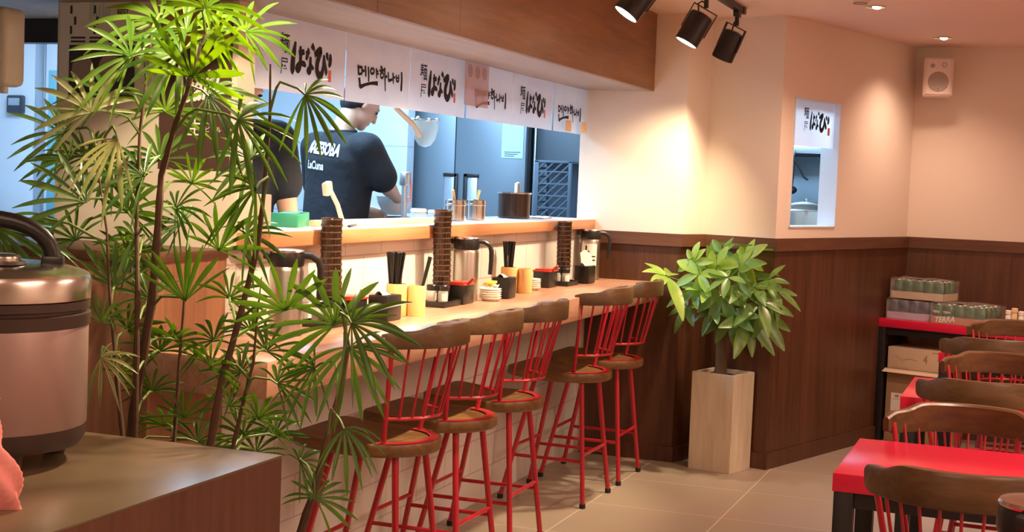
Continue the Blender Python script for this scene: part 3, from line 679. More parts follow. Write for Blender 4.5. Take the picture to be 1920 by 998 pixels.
# ================================================================== POSTERS ON THE BOARD
BY = 3.819
mp = thing('menu_poster','cream menu poster with dark dish photos, left of the brown beer poster','poster',(-2.80,BY,1.8))
def BF(off): return lambda x,z: Vector((x+2.80, -off, z-1.8))
MB().box(-.19,.165,-.003,.001,-.10,.212).build('sheet','print_white',mp)
f = BF(.0045); m = MB()
text_into(m,'BEST',lambda u,v: f(-2.770+u*.021,1.972+v*.024),1,.02); m.build('heading','poster_dark',mp); m=MB()
for k,(x,z) in enumerate(((-2.945,1.99),(-2.93,1.955),(-2.945,1.925),(-2.855,1.99),(-2.845,1.955),(-2.855,1.925))):
    m.grid(lambda u,v: f(x-.004+.008*u, z-.014+.026*v),1,1)
for j in range(2):
    for i in range(4): m.grid(lambda u,v: f(-2.945+i*.072+.056*u, 1.897-j*.012+.006*v),1,1)
m.build('lettering','poster_dark',mp)
m = MB(); m.grid(lambda u,v: f(-2.95+.25*u,1.712+.165*v),1,1); m.build('photo_panel','poster_dark',mp)
f2 = BF(.006); m = MB()
for (x,z,r) in ((-2.895,1.80,.042),(-2.79,1.805,.045)):
    for k in range(1): m.merge(bmesh.new()) ; m.lathe([(0,0),(r,0),(r,.0012),(0,.0012)],28,Matrix.Translation(f2(x,z))@Matrix.Rotation(PI/2,4,'X'))
m.build('dish_photo','grille',mp)
m = MB()
for i in range(7): m.grid(lambda u,v: f(-2.875+i*.012+.005*u,1.955+.05*v+.012*math.sin(i*2)),1,1)
m.build('noodle_drawing','poster_mint',mp)
bp_ = thing('beer_poster','brown beer poster with gold top and cream lettering at the right of the board','poster',(-2.48,BY,1.75))
def BG(off): return lambda x,z: Vector((x+2.48,-off,z-1.75))
MB().box(-.125,.130,-.004,.001,-.255,.255).build('sheet','poster_brown',bp_)
m = MB(); g = BG(.0055); m.grid(lambda u,v: g(-2.60+.245*u,1.88+.12*v),1,1); m.build('gold_panel','poster_gold',bp_)
m = MB(); ang = .42
def gz(u,v): return g(-2.573+u*.078, 1.69+v*.125+u*.012)
text_into(m,'Asahi',gz,1,.02,.35)
m.build('brand_lettering','print_white',bp_); m=MB()
text_into(m,'生',lambda u,v: g(-2.50+u*.055,1.60+v*.055),1,.01)
m.build('character_lettering','print_white',bp_); m=MB()
text_into(m,'ビール',lambda u,v: g(-2.435+u*.020,1.612+v*.020),1,.0)
m.build('lettering','print_white',bp_)

# ================================================================== KITCHEN
fr = thing('refrigerator','tall blue grey double door refrigerator at the far end of the kitchen','refrigerator',(-3.385,8.2,.22))
MB().box(-.42,.42,.04,.62,0,1.84,.006).build('body','fridge_dark',fr)
for sg,nm in ((-1,'left'),(1,'right')):
    x0,x1 = (-.418,-.052+.001) if sg<0 else (-.047,.418)
    d = MB().box(x0,x1,0,.04,.05,1.835,.006).build('door','fridge_steel',fr)
    hx = -.115 if sg<0 else .02
    MB().box(hx,hx+.088,-.006,.001,.78,1.295,.004).build('handle_recess','cool_steel' ,d)
    hh = MB()
    if sg<0: hh.box(hx+.068,hx+.092,-.014,0,.76,1.31,.003).box(hx-.005,hx+.09,-.014,0,1.288,1.31,.003)
    else: hh.box(hx-.004,hx+.022,-.014,0,.76,1.31,.003).box(hx,hx+.095,-.014,0,1.288,1.31,.003)
    hh.build('handle','black_plastic',d)
ps = thing('notice_sheet','pale blue and green printed notice stuck on the right refrigerator door','notice',(-3.05,8.197,1.72))
MB().box(-.075,.065,-.002,.001,-.085,.165).build('sheet','poster_mint',ps)
MB().box(-.055,.045,-.0035,-.002,-.02,.07).build('printed_block','poster_green',ps)
m=MB()
for k in range(3): m.box(-.055,.05-.02*k,-.0035,-.002,-.05-.012*k,-.046-.012*k)
m.build('text_line','fridge_dark',ps)
cu = thing('steel_cupboard','dark steel cupboard standing right of the refrigerator','cupboard',(-2.55,8.3,.22))
MB().box(-.40,.55,.02,.5,0,1.95,.004).build('body','fridge_dark',cu)
MB().box(-.385,.12,0,.02,.05,1.92,.004).build('door','fridge_dark',cu)
MB().box(-.40,-.385,-.012,.02,0,1.95,.002).build('door_frame','cool_steel',cu)
MB().box(.15,.17,-.03,-.012,.9,1.3,.004).build('handle','cool_steel',cu)
kc = thing('kitchen_worktop','steel kitchen worktop in front of the cupboard and crate','worktop',(-2.68,8.04,.22))
MB().box(-.27,.30,-.16,.16,1.02,1.06,.004).build('top','cool_steel',kc)
for sx in (-.25,.28):
    for sy in (-.14,.14): MB().box(sx-.018,sx+.018,sy-.018,sy+.018,0,1.02,.003).build('leg','cool_steel',kc)
cr = thing('plastic_crate','blue grey plastic crate stood on end beside the white wall','crate',(-2.70,7.98,1.28))
m = MB()
x0,x1,y0,y1,z0,z1=-.10,.13,-.09,.12,0,.345
for a in ((x0,x0+.03,y0,y0+.02),(x1-.02,x1,y0,y0+.02),(x0,x0+.02,y1-.02,y1),(x1-.02,x1,y1-.02,y1)): m.box(*a,z0,z1,.004)
m.box(x0,x1,y0,y1,z0,z0+.014,.003).box(x0,x1,y0,y1,z1-.014,z1,.003).box(x0,x1,y1-.008,y1,z0,z1)
m.build('frame','crate_blue',cr)
m = MB()
for k in range(-3,8):       # diagonal lattice on the front and side
    for (z_a) in (k*.05,):
        p = [(x0+.03,y0+.008,z_a),(x1-.02,y0+.008,z_a+.17)]
        q=[]
        for (xx,yy,zz) in p: q.append(Vector((xx,yy,zz)))
        lo,hi=q
        if hi.z<0.02 or lo.z>z1-.02: continue
        if lo.z<.01: lo = lo.lerp(hi,(.01-lo.z)/(hi.z-lo.z))
        if hi.z>z1-.012: hi = lo.lerp(hi,(z1-.012-lo.z)/(hi.z-lo.z))
        m.tube([lo,hi],.0055,6)
for k in range(1,5): m.box(x0+.02,x1-.01,y0+.002,y0+.014,k*.07-.004,k*.07+.004)
for k in range(1,7): m.box(x0,x0+.012,y0+.02,y1-.02,k*.05-.006,k*.05+.006)
m.build('lattice','crate_blue',cr)
# left part of the kitchen, seen past the board
wf = thing('white_freezer','tall white two door freezer behind the palm leaves at the left of the kitchen','freezer',(-4.3,5.42,.22))
MB().box(-.38,.44,.04,.6,0,1.86,.006).build('body','white_enamel',wf)
MB().box(-.375,-.075,0,.04,.05,1.85,.006).build('door','white_enamel',wf)
MB().box(-.02,.435,0,.04,.05,1.85,.006).build('door','white_enamel',wf)
MB().box(-.072,-.022,-.006,.04,.02,1.86,.003).build('center_post','cool_steel',wf)
MB().box(.0,.41,-.004,0,1.0,1.70,.002).build('door_glare','glare_cyan',wf)  # glare on the door, painted as a thin cyan sheet
th = thing('thermometer_display','small dark digital thermometer stuck on the white freezer door','thermometer',(-4.47,5.41,1.76))
MB().box(-.045,.045,-.02,.008,-.042,.042,.008).build('case','fridge_dark',th)
MB().box(-.032,.032,-.023,-.019,-.006,.028,.002).build('screen','cool_steel',th)
rg = thing('steel_range','black steel range in front of the white freezer','range',(-4.2,5.0,.22))
MB().box(-.45,.55,-.3,.3,0,1.0,.006).build('body','black_metal',rg)
MB().box(-.45,.55,-.3,.3,1.0,1.02,.004).build('top','cool_steel',rg)
MB().lathe([(.02,0),(.1,0),(.11,.12),(.115,.125)],28,T(-.2,-.05,1.02)).build('burner','black_metal',rg)
ds = thing('plastic_dispenser','white plastic dispenser hung from the soffit at the left edge','dispenser',(-2.93,3.50,1.72))
MB().box(-.115,.032,-.05,.05,0,.235,.022,3).build('tank','white_plastic',ds)
MB().lathe([(.012,0),(.012,.03)],14,T(-.01,0,-.02)).build('nozzle','white_plastic',ds)
MB().box(-.06,-.045,-.005,.005,.22,.295).build('strap','white_plastic',ds)
# behind the wall window
hd_ = thing('extractor_hood','pale steel extractor hood seen through the little wall window','hood',(-1.55,9.75,1.775))
MB().prism([(-.5,-.2),(.42,-.2),(.42,.3),(-.5,.3)],0,.30,.004).build('canopy','cool_steel',hd_)
MB().box(-.5,.42,-.21,-.19,-.02,.03,.002).build('lip','cool_steel',hd_)
sc = thing('steel_cabinet','dark grey steel cabinet behind the little wall window','cabinet',(-1.55,9.8,0))
MB().box(-.5,.45,0,.35,.02,1.74,.004).build('body','fridge_steel',sc)
MB().box(-.22,-.2,-.01,0,.9,1.7,.002).build('door_edge','cool_steel',sc)
st_ = thing('prep_table','steel prep table behind the little wall window','table',(-1.45,8.95,0))
MB().box(-.35,.35,-.3,.3,1.22,1.26,.004).build('top','cool_steel',st_)
for sx in (-.32,.32):
    for sy in (-.27,.27): MB().box(sx-.018,sx+.018,sy-.018,sy+.018,.0,1.22,.003).build('leg','cool_steel',st_)
po = thing('stock_pot','steel stock pot with curved lid behind the little wall window','pot',(-1.36,8.85,1.26))
MB().lathe([(.10,0),(.15,.005),(.155,.05),(.155,.085),(.16,.088)],36).build('body','steel',po)
MB().lathe([(.16,.088),(.165,.092),(.12,.112),(.05,.125),(0,.128)],36,cap=False).build('lid','steel',po)
MB().lathe([(0,.126),(.008,.126),(.012,.136),(0,.139)],16).build('lid_knob','steel',po)
po.scale=(1.15,1.15,1.45)
ut = thing('hanging_ladle','black ladle hanging behind the little wall window','ladle',(-1.555,9.50,1.60))
MB().tube([(0,0,.14),(.0,0,0),(-.005,0,-.06)],.008,8).build('handle','black_plastic',ut)
MB().ball((-.005,-.02,-.09),.04,(1,1,.7)).build('bowl','black_plastic',ut)
MB().tube([(0,.0,.12),(.04,0,.06),(.07,-.0,.0),(.10,-.0,-.02)],.008,8).build('hook_arm','black_plastic',ut)
MB().tube([(0,0,.13),(0,.03,.165),(0,.06,.175)],.006,6).build('hook','steel',ut)

# ------------------------------------------------------------------ things on the serving ledge (top z = 1.3055)
LZ = 1.3056
o = thing('wooden_board','long pale wooden board lying on the serving ledge behind the cup stacks','board',(-2.45,5.16,LZ))
MB().box(-.03,.03,-.58,.58,0,.022,.003).build('plank','beige_strip',o)
gb = thing('plastic_tray','small green plastic tray on the near end of the serving ledge','tray',(-2.50,4.47,LZ), .3)
MB().prism([(-.05,-.10),(.05,-.10),(.05,.10),(-.05,.10)],0,.006,.002).box(-.052,-.045,-.10,.10,0,.045,.002).box(.045,.052,-.10,.10,0,.045,.002).box(-.05,.05,-.105,-.098,0,.05,.002).box(-.05,.05,.098,.105,0,.05,.002).build('shell','green_plastic',gb)
MB().box(-.03,.03,-.05,.05,.03,.05,.004).build('lid','green_plastic',gb)
for k,(dx,dy,rz) in enumerate(((.03,.02,.2),(.05,.09,.35),(.02,.16,.1))):
    o = MB().box(-.006,.006,-.11,.11,0,.008,.002,M=T(0,0,0,rz)).build('wooden_spatula','beige_strip' if k!=1 else 'black_plastic',loc=(-2.44+dx,4.66+dy,LZ+.001))
    tag(o,['pale wooden stick on the ledge right beside the green tray','black stick on the ledge between two pale wooden sticks','pale wooden stick on the ledge nearest the long board'][k],'stick','sticks lying on the ledge')
tl = thing('ladle_handle','pale wooden ladle leaning up from behind the serving ledge before the cook','ladle',(-2.62,5.04,LZ))
MB().tube([(.03,.02,.0),(.02,-.01,.07),(.005,-.06,.14)],[.010,.0095,.009],10).build('handle','beige_strip',tl)
MB().box(-.014,.014,-.022,.022,-.03,.022,.006,M=T(.003,-.068,.138,0,.3)).build('hook_end','beige_strip',tl)
for k,(x,y,s) in enumerate(((-2.55,5.70,1.0),(-2.55,5.875,.86))):
    j = thing('glass_jar','',('jar'),(x,y,LZ),0,'glass jars on the ledge')
    j['label'] = ['squat glass jar on the ledge, larger of two beside the steel canisters','squat glass jar on the ledge, smaller one next to the steel canister'][k]
    MB().lathe([(0,.0),(.034*s,0),(.038*s,.008),(.038*s,.034*s),(.032*s,.040*s)],24).build('body','glass',j)
    MB().lathe([(.033*s,.040*s),(.036*s,.042*s),(.036*s,.052*s),(.03*s,.056*s),(0,.056*s)],24).build('lid','ceramic',j)
for k,(x,y,a) in enumerate(((-2.50,5.995,-.5),(-2.50,6.245,.5))):
    j = thing('steel_canister','',('canister'),(x,y,LZ),0,'steel canisters on the ledge')
    j['label'] = ['steel canister with spoon leaning left on the ledge before the refrigerator','steel canister with spoon leaning right, next to the glass pot of utensils'][k]
    MB().lathe([(0,.002),(.044,.002),(.046,.004),(.046,.070),(.048,.072),(.048,.077),(.046,.079),(.046,.094),(.043,.097),(.036,.097)],32,cap=False).build('body','steel',j)
    MB().tube([(0,.0,.06),(.0,a*.03,.10),(0,a*.075,.14)],[.005,.006,.008],8).build('spoon_handle','bamboo',j)
pt = thing('steel_pot','brown tinted glass pot holding tongs on the ledge near the far wall','pot',(-2.55,6.90,LZ))
MB().lathe([(.0,.002),(.080,.002),(.084,.006),(.084,.125),(.088,.128),(.088,.132),(.082,.132),(.080,.01),(0,.008)],36,cap=False).build('body','cup_brown',pt)
MB().lathe([(.084,.124),(.090,.126),(.090,.133),(.084,.134)],36,cap=False).build('rim','steel',pt)
for k,(x,y,l) in enumerate(((.02,-.02,.17),(.03,.01,.175),(.0,.03,.15))):
    o = MB().box(-.011,.011,-.004,.004,0,l,.003,M=T(0,0,.012,0,-.12+.12*k)).build('tongs','brushed_steel',loc=(-2.55+x*.5,6.90+y,LZ))
    tag(o,'steel tongs standing in the brown pot on the ledge','tongs','tongs in the brown pot')
pp = MB().grid(lambda u,v: Vector((-.05+.1*u, -.09+.18*v, .004+.006*math.sin(v*7)*math.sin(u*5+1))),8,12,.002).build('paper_napkin','tissue',loc=(-2.50,7.16,LZ)); tag(pp,'crumpled white paper lying on the ledge right of the brown pot','paper')
# ladle strainer, hanging from the soffit
ns = thing('noodle_strainer','wooden handled noodle strainer hanging left of the refrigerator','strainer',(-2.75,6.10,1.72))
MB().tube([(0,-.26,.09),(0,-.05,.02),(0,.03,-.03)],[.011,.013,.012],10).build('handle','beige_strip',ns)
MB().lathe([(.064,.0),(.068,.003),(.064,.006)],32,T(0,.09,.045,0,.0),cap=False).build('rim','steel',ns)
m = MB(); m.lathe([(.064,.048),(.060,.0),(.048,-.045),(.028,-.072),(0,-.080)],24,T(0,.09,0),cap=False); m.build('net','net_mesh',ns)
MB().tube([(0,-.26,.09),(0,-.27,.20),(0,-.27,.294)],.003,6).build('hook','steel',ns)
m = MB()
for k in range(7):
    a = k*.9; m.ball((.06*math.cos(a),.09+.06*math.sin(a),.05+.006*math.sin(k*3)),.010,u=8,v=6)
m.build('noodle_scraps','ceramic',ns)
# tap
tp = thing('kitchen_tap','tall pale kitchen tap at the edge of the refrigerator','tap',(-2.86,6.22,.22))
MB().tube([(0,0,0),(0,0,1.24)],[.014,.014],12).build('riser','cool_steel',tp)
MB().box(-.02,.02,-.025,.03,1.235,1.30,.006).build('valve','cool_steel',tp)
MB().tube([(0,.02,1.28),(0,.06,1.27),(0,.075,1.22),(0,.07,1.16)],.006,8).build('hose','pink_cloth',tp)

# ================================================================== STOOLS AND CHAIRS (back towards local +x)
def crest_bm(R, cx, phi, z, h=.064, th=.024, lean=.10):
    """curved top rail: arc in plan, raised middle with two shoulders"""
    rings=[]; n=36
    for i in range(n+1):
        t = -1+2*i/n; a = t*phi
        up = .020*(1/(1+math.exp((abs(t)-.56)*26))) - .010*max(0,abs(t)-.55)
        lo = -.004*abs(t)**2
        hh = h*(1-.35*max(0,abs(t)-.86)/.14)
        tk = th*(1-.25*max(0,abs(t)-.9)/.1) + .010*(1/(1+math.exp((abs(t)-.5)*20)))
        c = Vector((math.cos(a), math.sin(a), 0))
        base = Vector((cx,0,z)) 
        sec=[(-tk/2,-hh/2+lo+.004),(-tk/2+.004,-hh/2+lo),(tk/2-.004,-hh/2+lo),(tk/2,-hh/2+lo+.004),(tk/2+lean*hh*.3,hh/2+up-.008),(tk/2-.004+lean*hh*.3,hh/2+up),(-tk/2+.006,hh/2+up),(-tk/2,hh/2+up-.006)]
        rings.append([base + c*(R+dr) + Vector((0,0,dz)) for dr,dz in sec])
    m = MB(); m.loft(rings); return m
def seat_bm(zt, th=.042, L=.245, W=.205):
    """saddle seat: round at the back, wide square front with a raised front edge"""
    out=[]
    for i in range(25):
        a = -PI/2+PI*i/24; out.append((.205*math.cos(a)*.98-.0, .205*math.sin(a)))
    for x,y in ((-.06,.203),(-.12,.198),(-.17,.203),(-.215,.205),(-.240,.195),(-.25,.17),(-.25,.09),(-.25,0),(-.25,-.09),(-.25,-.17),(-.240,-.195),(-.215,-.205),(-.17,-.203),(-.12,-.198),(-.06,-.203)): out.append((x,y))
    def ht(x,y,s):
        d = -.010*max(0,1-((x-.02)/.2)**2)*max(0,1-(y/.19)**2)
        f = .016*max(0,(-x-.10)/.15)
        return zt + (d if s<.97 else 0) + f
    b = bmesh.new(); rings=[]
    for s in (.0,.25,.5,.7,.85,.95,.985):
        rings.append([b.verts.new((x*s,y*s,ht(x*s,y*s,s))) for x,y in out] if s>0 else [b.verts.new((0,0,ht(0,0,0)))])
    rings.append([b.verts.new((x,y,ht(x,y,1)-.007)) for x,y in out])
    rings.append([b.verts.new((x,y,ht(x,y,1)-th+.008)) for x,y in out])
    rings.append([b.verts.new((x*.965,y*.965,ht(x,y,1)-th)) for x,y in out])
    rings.append([b.verts.new((0,0,zt-th))])
    n=len(out)
    for A,B in zip(rings,rings[1:]):
        for i in range(n):
            j=(i+1)%n
            if len(A)==1: b.faces.new((A[0],B[i],B[j]))
            elif len(B)==1: b.faces.new((A[i],A[j],B[0]))
            else: b.faces.new((A[i],A[j],B[j],B[i]))
    bmesh.ops.recalc_face_normals(b, faces=b.faces)
    m=MB(); m.merge(b); return m
def make_seat(name, cat, zs, zc, foot, wide=1.0, grp=None):
    t = thing(name,'',cat,group=grp)
    seat_bm(zs).build('seat','seat_top_wood' if 'seat_top_wood' in MATS else 'seat_dark',t,50)
    R=.235*wide; cx=.022; phi=math.radians(74)
    zcr = zc-(.038 if zs>.55 else .046)
    crest_bm(R+.012,cx,phi,zcr,h=.058 if zs>.55 else .070).build('crest_rail','crest_wood',t,40)
    zb = zs+.085
    def back(a, z):      # spindle line leans outwards with height
        f = (z-zs)/(zcr-zs); r = .165+ (R-.165)*f
        return Vector((cx*f+.01+ r*math.cos(a), r*math.sin(a), z))
    for sg in (-1,1):
        a = sg*math.radians(68)
        MB().tube([back(a,zs-.004), back(a,(zs+zcr)/2), back(a,zcr)], .0085, 10).build('back_post','red_metal',t)
        a = sg*math.radians(54)
        MB().tube([back(a,zb), back(a,(zb+zcr)/2), back(a,zcr)], .0046, 8).build('spindle','red_metal',t)
    for a in (-40,-26,-13,0,13,26,40):
        a = math.radians(a)
        MB().tube([back(a,zb), back(a,(zb+zcr)/2), back(a,zcr)], .0042, 8).build('spindle','red_metal',t)
    MB().tube([back(math.radians(a),zb) for a in range(-68,69,8)], .006, 8).build('back_ring','red_metal',t)
    m = MB(); 
    b = bmesh.new(); A=[];B=[]
    for k in range(25):
        a = math.radians(-78+156*k/24)
        A.append(b.verts.new((.01+.150*math.cos(a), .150*math.sin(a), zs+.0015))); B.append(b.verts.new((.01+.180*math.cos(a), .180*math.sin(a), zs+.0015)))
    for k in range(24): b.faces.new((A[k],B[k],B[k+1],A[k+1]))
    bmesh.ops.recalc_face_normals(b, faces=b.faces); bmesh.ops.solidify(b, geom=b.faces[:], thickness=.003)
    m.merge(b); m.build('seat_plate','red_metal',t)
    for sx in (-1,1):
        for sy in (-1,1):
            top = Vector((.115*sx-.012, .125*sy, zs-.04)); ft = Vector((foot*sx-.05, (foot-.012)*sy, .004))
            lg = MB().tube([top, top.lerp(ft,.5), ft+Vector((0,0,.01))], [.0120,.0115,.0112], 12).build('leg','red_metal',t)
            MB().lathe([(.010,0),(.0145,.002),(.0145,.020),(.013,.022)],12,Matrix.Translation(ft-Vector((0,0,.0035)))).build('foot_cap','rubber',lg)
    def legp(sx,sy,z):
        top = Vector((.115*sx-.012, .125*sy, zs-.04)); ft = Vector((foot*sx-.05, (foot-.012)*sy, .004)); f=(top.z-z)/(top.z-ft.z); return top.lerp(ft,f)
    zr = .21 if zs>.55 else .15
    for sy in (-1,1): MB().tube([legp(-1,sy,zr),legp(1,sy,zr)],.008,8).build('stretcher','red_metal',t)
    for sx,dz in ((-1,.045),(1,.03)): MB().tube([legp(sx,-1,zr+dz),legp(sx,1,zr+dz)],.008,8).build('foot_bar','red_metal',t)
    m = MB().box(-.13,.11,-.12,.12,zs-.047,zs-.041,.002); m.build('under_frame','red_metal',t)
    return t
SL=[(4.375,.02,'red metal bar stool with wooden seat nearest the palm plants, first in the counter row'),
    (4.905,-.01,'red metal bar stool second in the counter row, next to the nearest one'),
    (5.445,.02,'red metal bar stool in the middle of the counter row, just before the wide gap'),
    (6.43,-.02,'red metal bar stool fourth in the counter row, just after the wide gap'),
    (7.00,.01,'red metal bar stool farthest along the counter, beside the potted money tree')]
proto=None
for y,rz,lab in SL:
    o = make_seat('bar_stool','bar stool',.618,1.012,.205,grp='bar stools along the counter') if proto is None else copy_tree(proto)
    proto = proto or o
    o.location=(-2.06,y,0); o.rotation_euler=(0,0,rz); o['label']=lab
def make_table(label, loc, rz=0, L=1.25, D=.60):
    """origin at the near left corner on the floor; +x along the long side"""
    t = thing('dining_table',label,'table',loc,rz,'red dining tables')
    MB().box(0,L,0,D,.70,.75,.002).build('top','red_top',t)
    m = MB().box(.02,L-.02,.02,.06,.655,.699).box(.02,L-.02,D-.06,D-.02,.655,.699).box(.02,.06,.06,D-.06,.655,.699).box(L-.06,L-.02,.06,D-.06,.655,.699); m.build('apron_frame','black_metal',t)
    for x in (.004,L-.056):
        for y in (.004,D-.056): MB().box(x,x+.052,y,y+.052,0,.70,.002).build('leg','black_metal',t)
    return t
make_table('red dining table nearest the camera in view, with an empty glossy top',(-.485,3.865,0),0,1.25,.60)
make_table('red dining table second from the camera, behind the empty one',(-.457,5.50,0),0,1.25,.63)
make_table('red dining table third from the camera, mostly hidden by chair backs',(-.43,7.19,0),0,1.25,.60)
make_table('red dining table just below the frame, carrying the steel jug in the corner',(-.35,1.95,0),0,1.25,.60)
make_table('red corner table loaded with wrapped cans against the angled wall',(-.905,8.92,0),aC-PI/2,1.30,.34)
CH=[(-.135,3.66,-PI/2,'wooden backed red chair nearest the camera, at the near side of the empty red table'),
    (-.175,4.50,PI/2,'wooden backed red chair at the far side of the empty red table'),
    (-.155,5.47,-PI/2,'dark backed red chair at the near side of the second red table'),
    (-.115,6.20,PI/2,'golden backed red chair at the far side of the second red table'),
    (-.180,7.12,-PI/2,'pale edged wooden chair at the near side of the third red table'),
    (-.095,8.0,PI/2,'dark backed red chair farthest back, before the table with wrapped cans')]
proto=None
for x,y,rz,lab in CH:
    o = make_seat('dining_chair','chair',.45,.845,.185,grp='red dining chairs') if proto is None else copy_tree(proto)
    proto = proto or o
    s = -1 if rz<0 else 1
    o.location=(x, y+.09 if rz<0 else y-.09, 0); o.rotation_euler=(0,0,rz); o['label']=lab

# ================================================================== THINGS ON THE COUNTER (top z = .98)
CZ=.9805
def place(t, x, y, rz=0, z=CZ, label=None):
    t.location=(x,y,z); t.rotation_euler=(0,0,rz)
    if label: t['label']=label
    return t
# thermos jugs
def make_jug():
    t = thing('thermos_jug','','jug',group='steel thermos jugs')
    MB().lathe([(0,0),(.050,0),(.054,.004),(.054,.205),(.052,.215),(.048,.222)],40).build('body','brushed_steel',t)
    ld = MB().lathe([(.049,.218),(.054,.222),(.056,.232),(.056,.252),(.054,.262),(.050,.264),(0,.266)],36,cap=False).build('lid','black_plastic',t)
    MB().lathe([(0,.263),(.054,.263),(.0555,.267),(.053,.271),(.030,.274),(0,.275)],36).build('lid_cap','steel',ld)
    MB().box(-.012,.012,-.075,-.045,.240,.262,.004).build('spout','black_plastic',ld)
    MB().tube([(0,.045,.255),(0,.078,.252),(0,.100,.238),(0,.107,.215),(0,.107,.17),(0,.104,.115)],[.010,.011,.011,.011,.010,.009],10).build('handle','black_plastic',t)
    return t
J=make_jug(); place(J,-2.285,5.62,-1.2,label='steel thermos jug with black lid and handle behind the middle red lidded box')
o=copy_tree(J); place(o,-2.235,3.99,-1.2,label='steel thermos jug at the near end of the counter, half hidden by palm leaves')
o=copy_tree(J); place(o,-2.285,7.40,-1.0,label='steel thermos jug with paper label at the far end of the counter')
lb=MB()
def cyl(a,z): return Vector((.0548*math.cos(a),.0548*math.sin(a),z))
lb.grid(lambda u,v: cyl(-.95+1.4*u,.075+.12*v),14,2); lb.build('paper_label','print_white',o)
lb=MB()
for k in range(3): lb.grid(lambda u,v: Vector((.0553*math.cos(-.75+.25*k+.16*u),.0553*math.sin(-.75+.25*k+.16*u),.185-.028*k-.024*v)),3,1)
for k in range(2): lb.grid(lambda u,v: Vector((.0553*math.cos(-.3+.6*u),.0553*math.sin(-.3+.6*u),.13-.02*k-.007*v)),6,1)
lb.build('label_print','ink',o)
o=copy_tree(J); o.scale=(1.18,1.18,1.06); place(o,.027,2.33,-.3,.7505,'large steel thermos jug with black lid in the lower right corner')

# trays with cup towers and small jars
def make_tray():
    t = thing('condiment_tray','','tray',group='black condiment trays')
    m = MB().box(-.055,.055,-.09,.09,0,.006,.002)
    for a in ((-.055,-.051,-.09,.09),(.051,.055,-.09,.09),(-.051,.051,-.09,-.086),(-.051,.051,.086,.09)): m.box(*a,.004,.024,.0015)
    m.build('shell','black_plastic',t); return t
def make_cup():
    c = thing('plastic_cup','','cup')
    MB().lathe([(0,.003),(.026,.003),(.028,.0),(.036,.086),(.0375,.090),(.036,.092),(.034,.088),(.026,.008),(0,.006)],20,cap=False).build('wall','cup_brown',c,50)
    m = MB()
    for k in range(10):
        a=2*PI*k/10; m.tube([(.0285*math.cos(a),.0285*math.sin(a),.012),(.0358*math.cos(a),.0358*math.sin(a),.076)],.0011,4)
    m.lathe([(.0352,.066),(.0364,.068),(.0362,.071),(.0354,.069)],20,cap=False).lathe([(.0375,.088),(.0385,.090),(.0375,.093),(.0365,.091)],20,cap=False)
    m.build('ribs','cup_rib',c,50); return c
plain('cup_rib',(.15,.09,.06),.22,.3)
def make_pot():
    p = thing('spice_bottle','','spice bottle',group='spice bottles in the trays')
    MB().lathe([(0,.001),(.019,.001),(.021,.004),(.021,.052),(.018,.060)],18).build('jar','glass',p)
    MB().lathe([(0,.002),(.0185,.002),(.0185,.034),(0,.036)],16).build('filling','spice',p)
    MB().lathe([(.018,.058),(.021,.060),(.021,.078),(.018,.082),(0,.082)],18,cap=False).build('cap','black_plastic',p)
    m=MB(); m.grid(lambda u,v: Vector((.0213*math.cos(-1.6+1.2*u),.0213*math.sin(-1.6+1.2*u),.018+.03*v)),6,1); m.build('label','print_white',p); return p
TR=make_tray(); CU=make_cup(); SB=make_pot(); first=True
towers=[(-2.26,4.335,13,'near the palm leaves','nearest cup tower'),(-2.265,5.31,14,'before the middle jug','middle cup tower'),(-2.255,6.86,11,'nearest the far wall','far cup tower')]
for ti,(x,y,n,where,nm) in enumerate(towers):
    t = TR if ti==0 else copy_tree(TR)
    place(t,x,y,0,label='black tray carrying the brown cup tower '+where)
    base = Vector((x-.012,y+.034,CZ+.0065)); lean=(-.022 if ti!=2 else -.01)
    for k in range(n):
        c = CU if (ti==0 and k==0) else copy_tree(CU)
        zz = k*.0222; c.location = base + Vector((.0, lean*zz/.3*(zz/.3)*.6, zz)); c.rotation_euler=(.05*lean/.02*(zz/.3),0,k*.31)
        q = n-1-k
        c['label']='brown plastic cup, %s in the tower %s'%(ordinal(q) if k else 'lowest', where); c['group']='brown cups in the tower '+where
    for k,(dx,dy) in enumerate(((.026,-.036),(-.020,-.045))):
        b = SB if (ti==0 and k==0) else copy_tree(SB)
        b.location=(x+dx,y+dy,CZ+.0065); b.rotation_euler=(0,0,.2+k)
        b['label']='small spice bottle at the %s of the tray %s'%(('right','left')[k],where)
# black boxes with red lids
def make_redbox():
    t = thing('sauce_box','','box',group='red lidded boxes')
    MB().box(-.042,.042,-.065,.065,0,.080,.004).build('body','black_plastic',t)
    l = MB().box(-.046,.046,-.069,.069,.078,.086,.003).box(-.036,.036,-.059,.059,.086,.092,.003).build('lid','red_lacquer',t)
    MB().tube([(.036,-.02,.078),(.062,-.035,.10),(.078,-.05,.112)],.006,8).build('spoon_handle','red_lacquer',t)
    return t
RB=make_redbox(); place(RB,-2.25,5.475,.05,label='black box with red lid between the middle cup tower and the steel jug')
o=copy_tree(RB); place(o,-2.27,4.50,.0,label='black box with red lid beside the nearest cup tower, behind palm leaves')
o=copy_tree(RB); place(o,-2.28,6.655,0,label='black box with red lid beside the far cup tower')
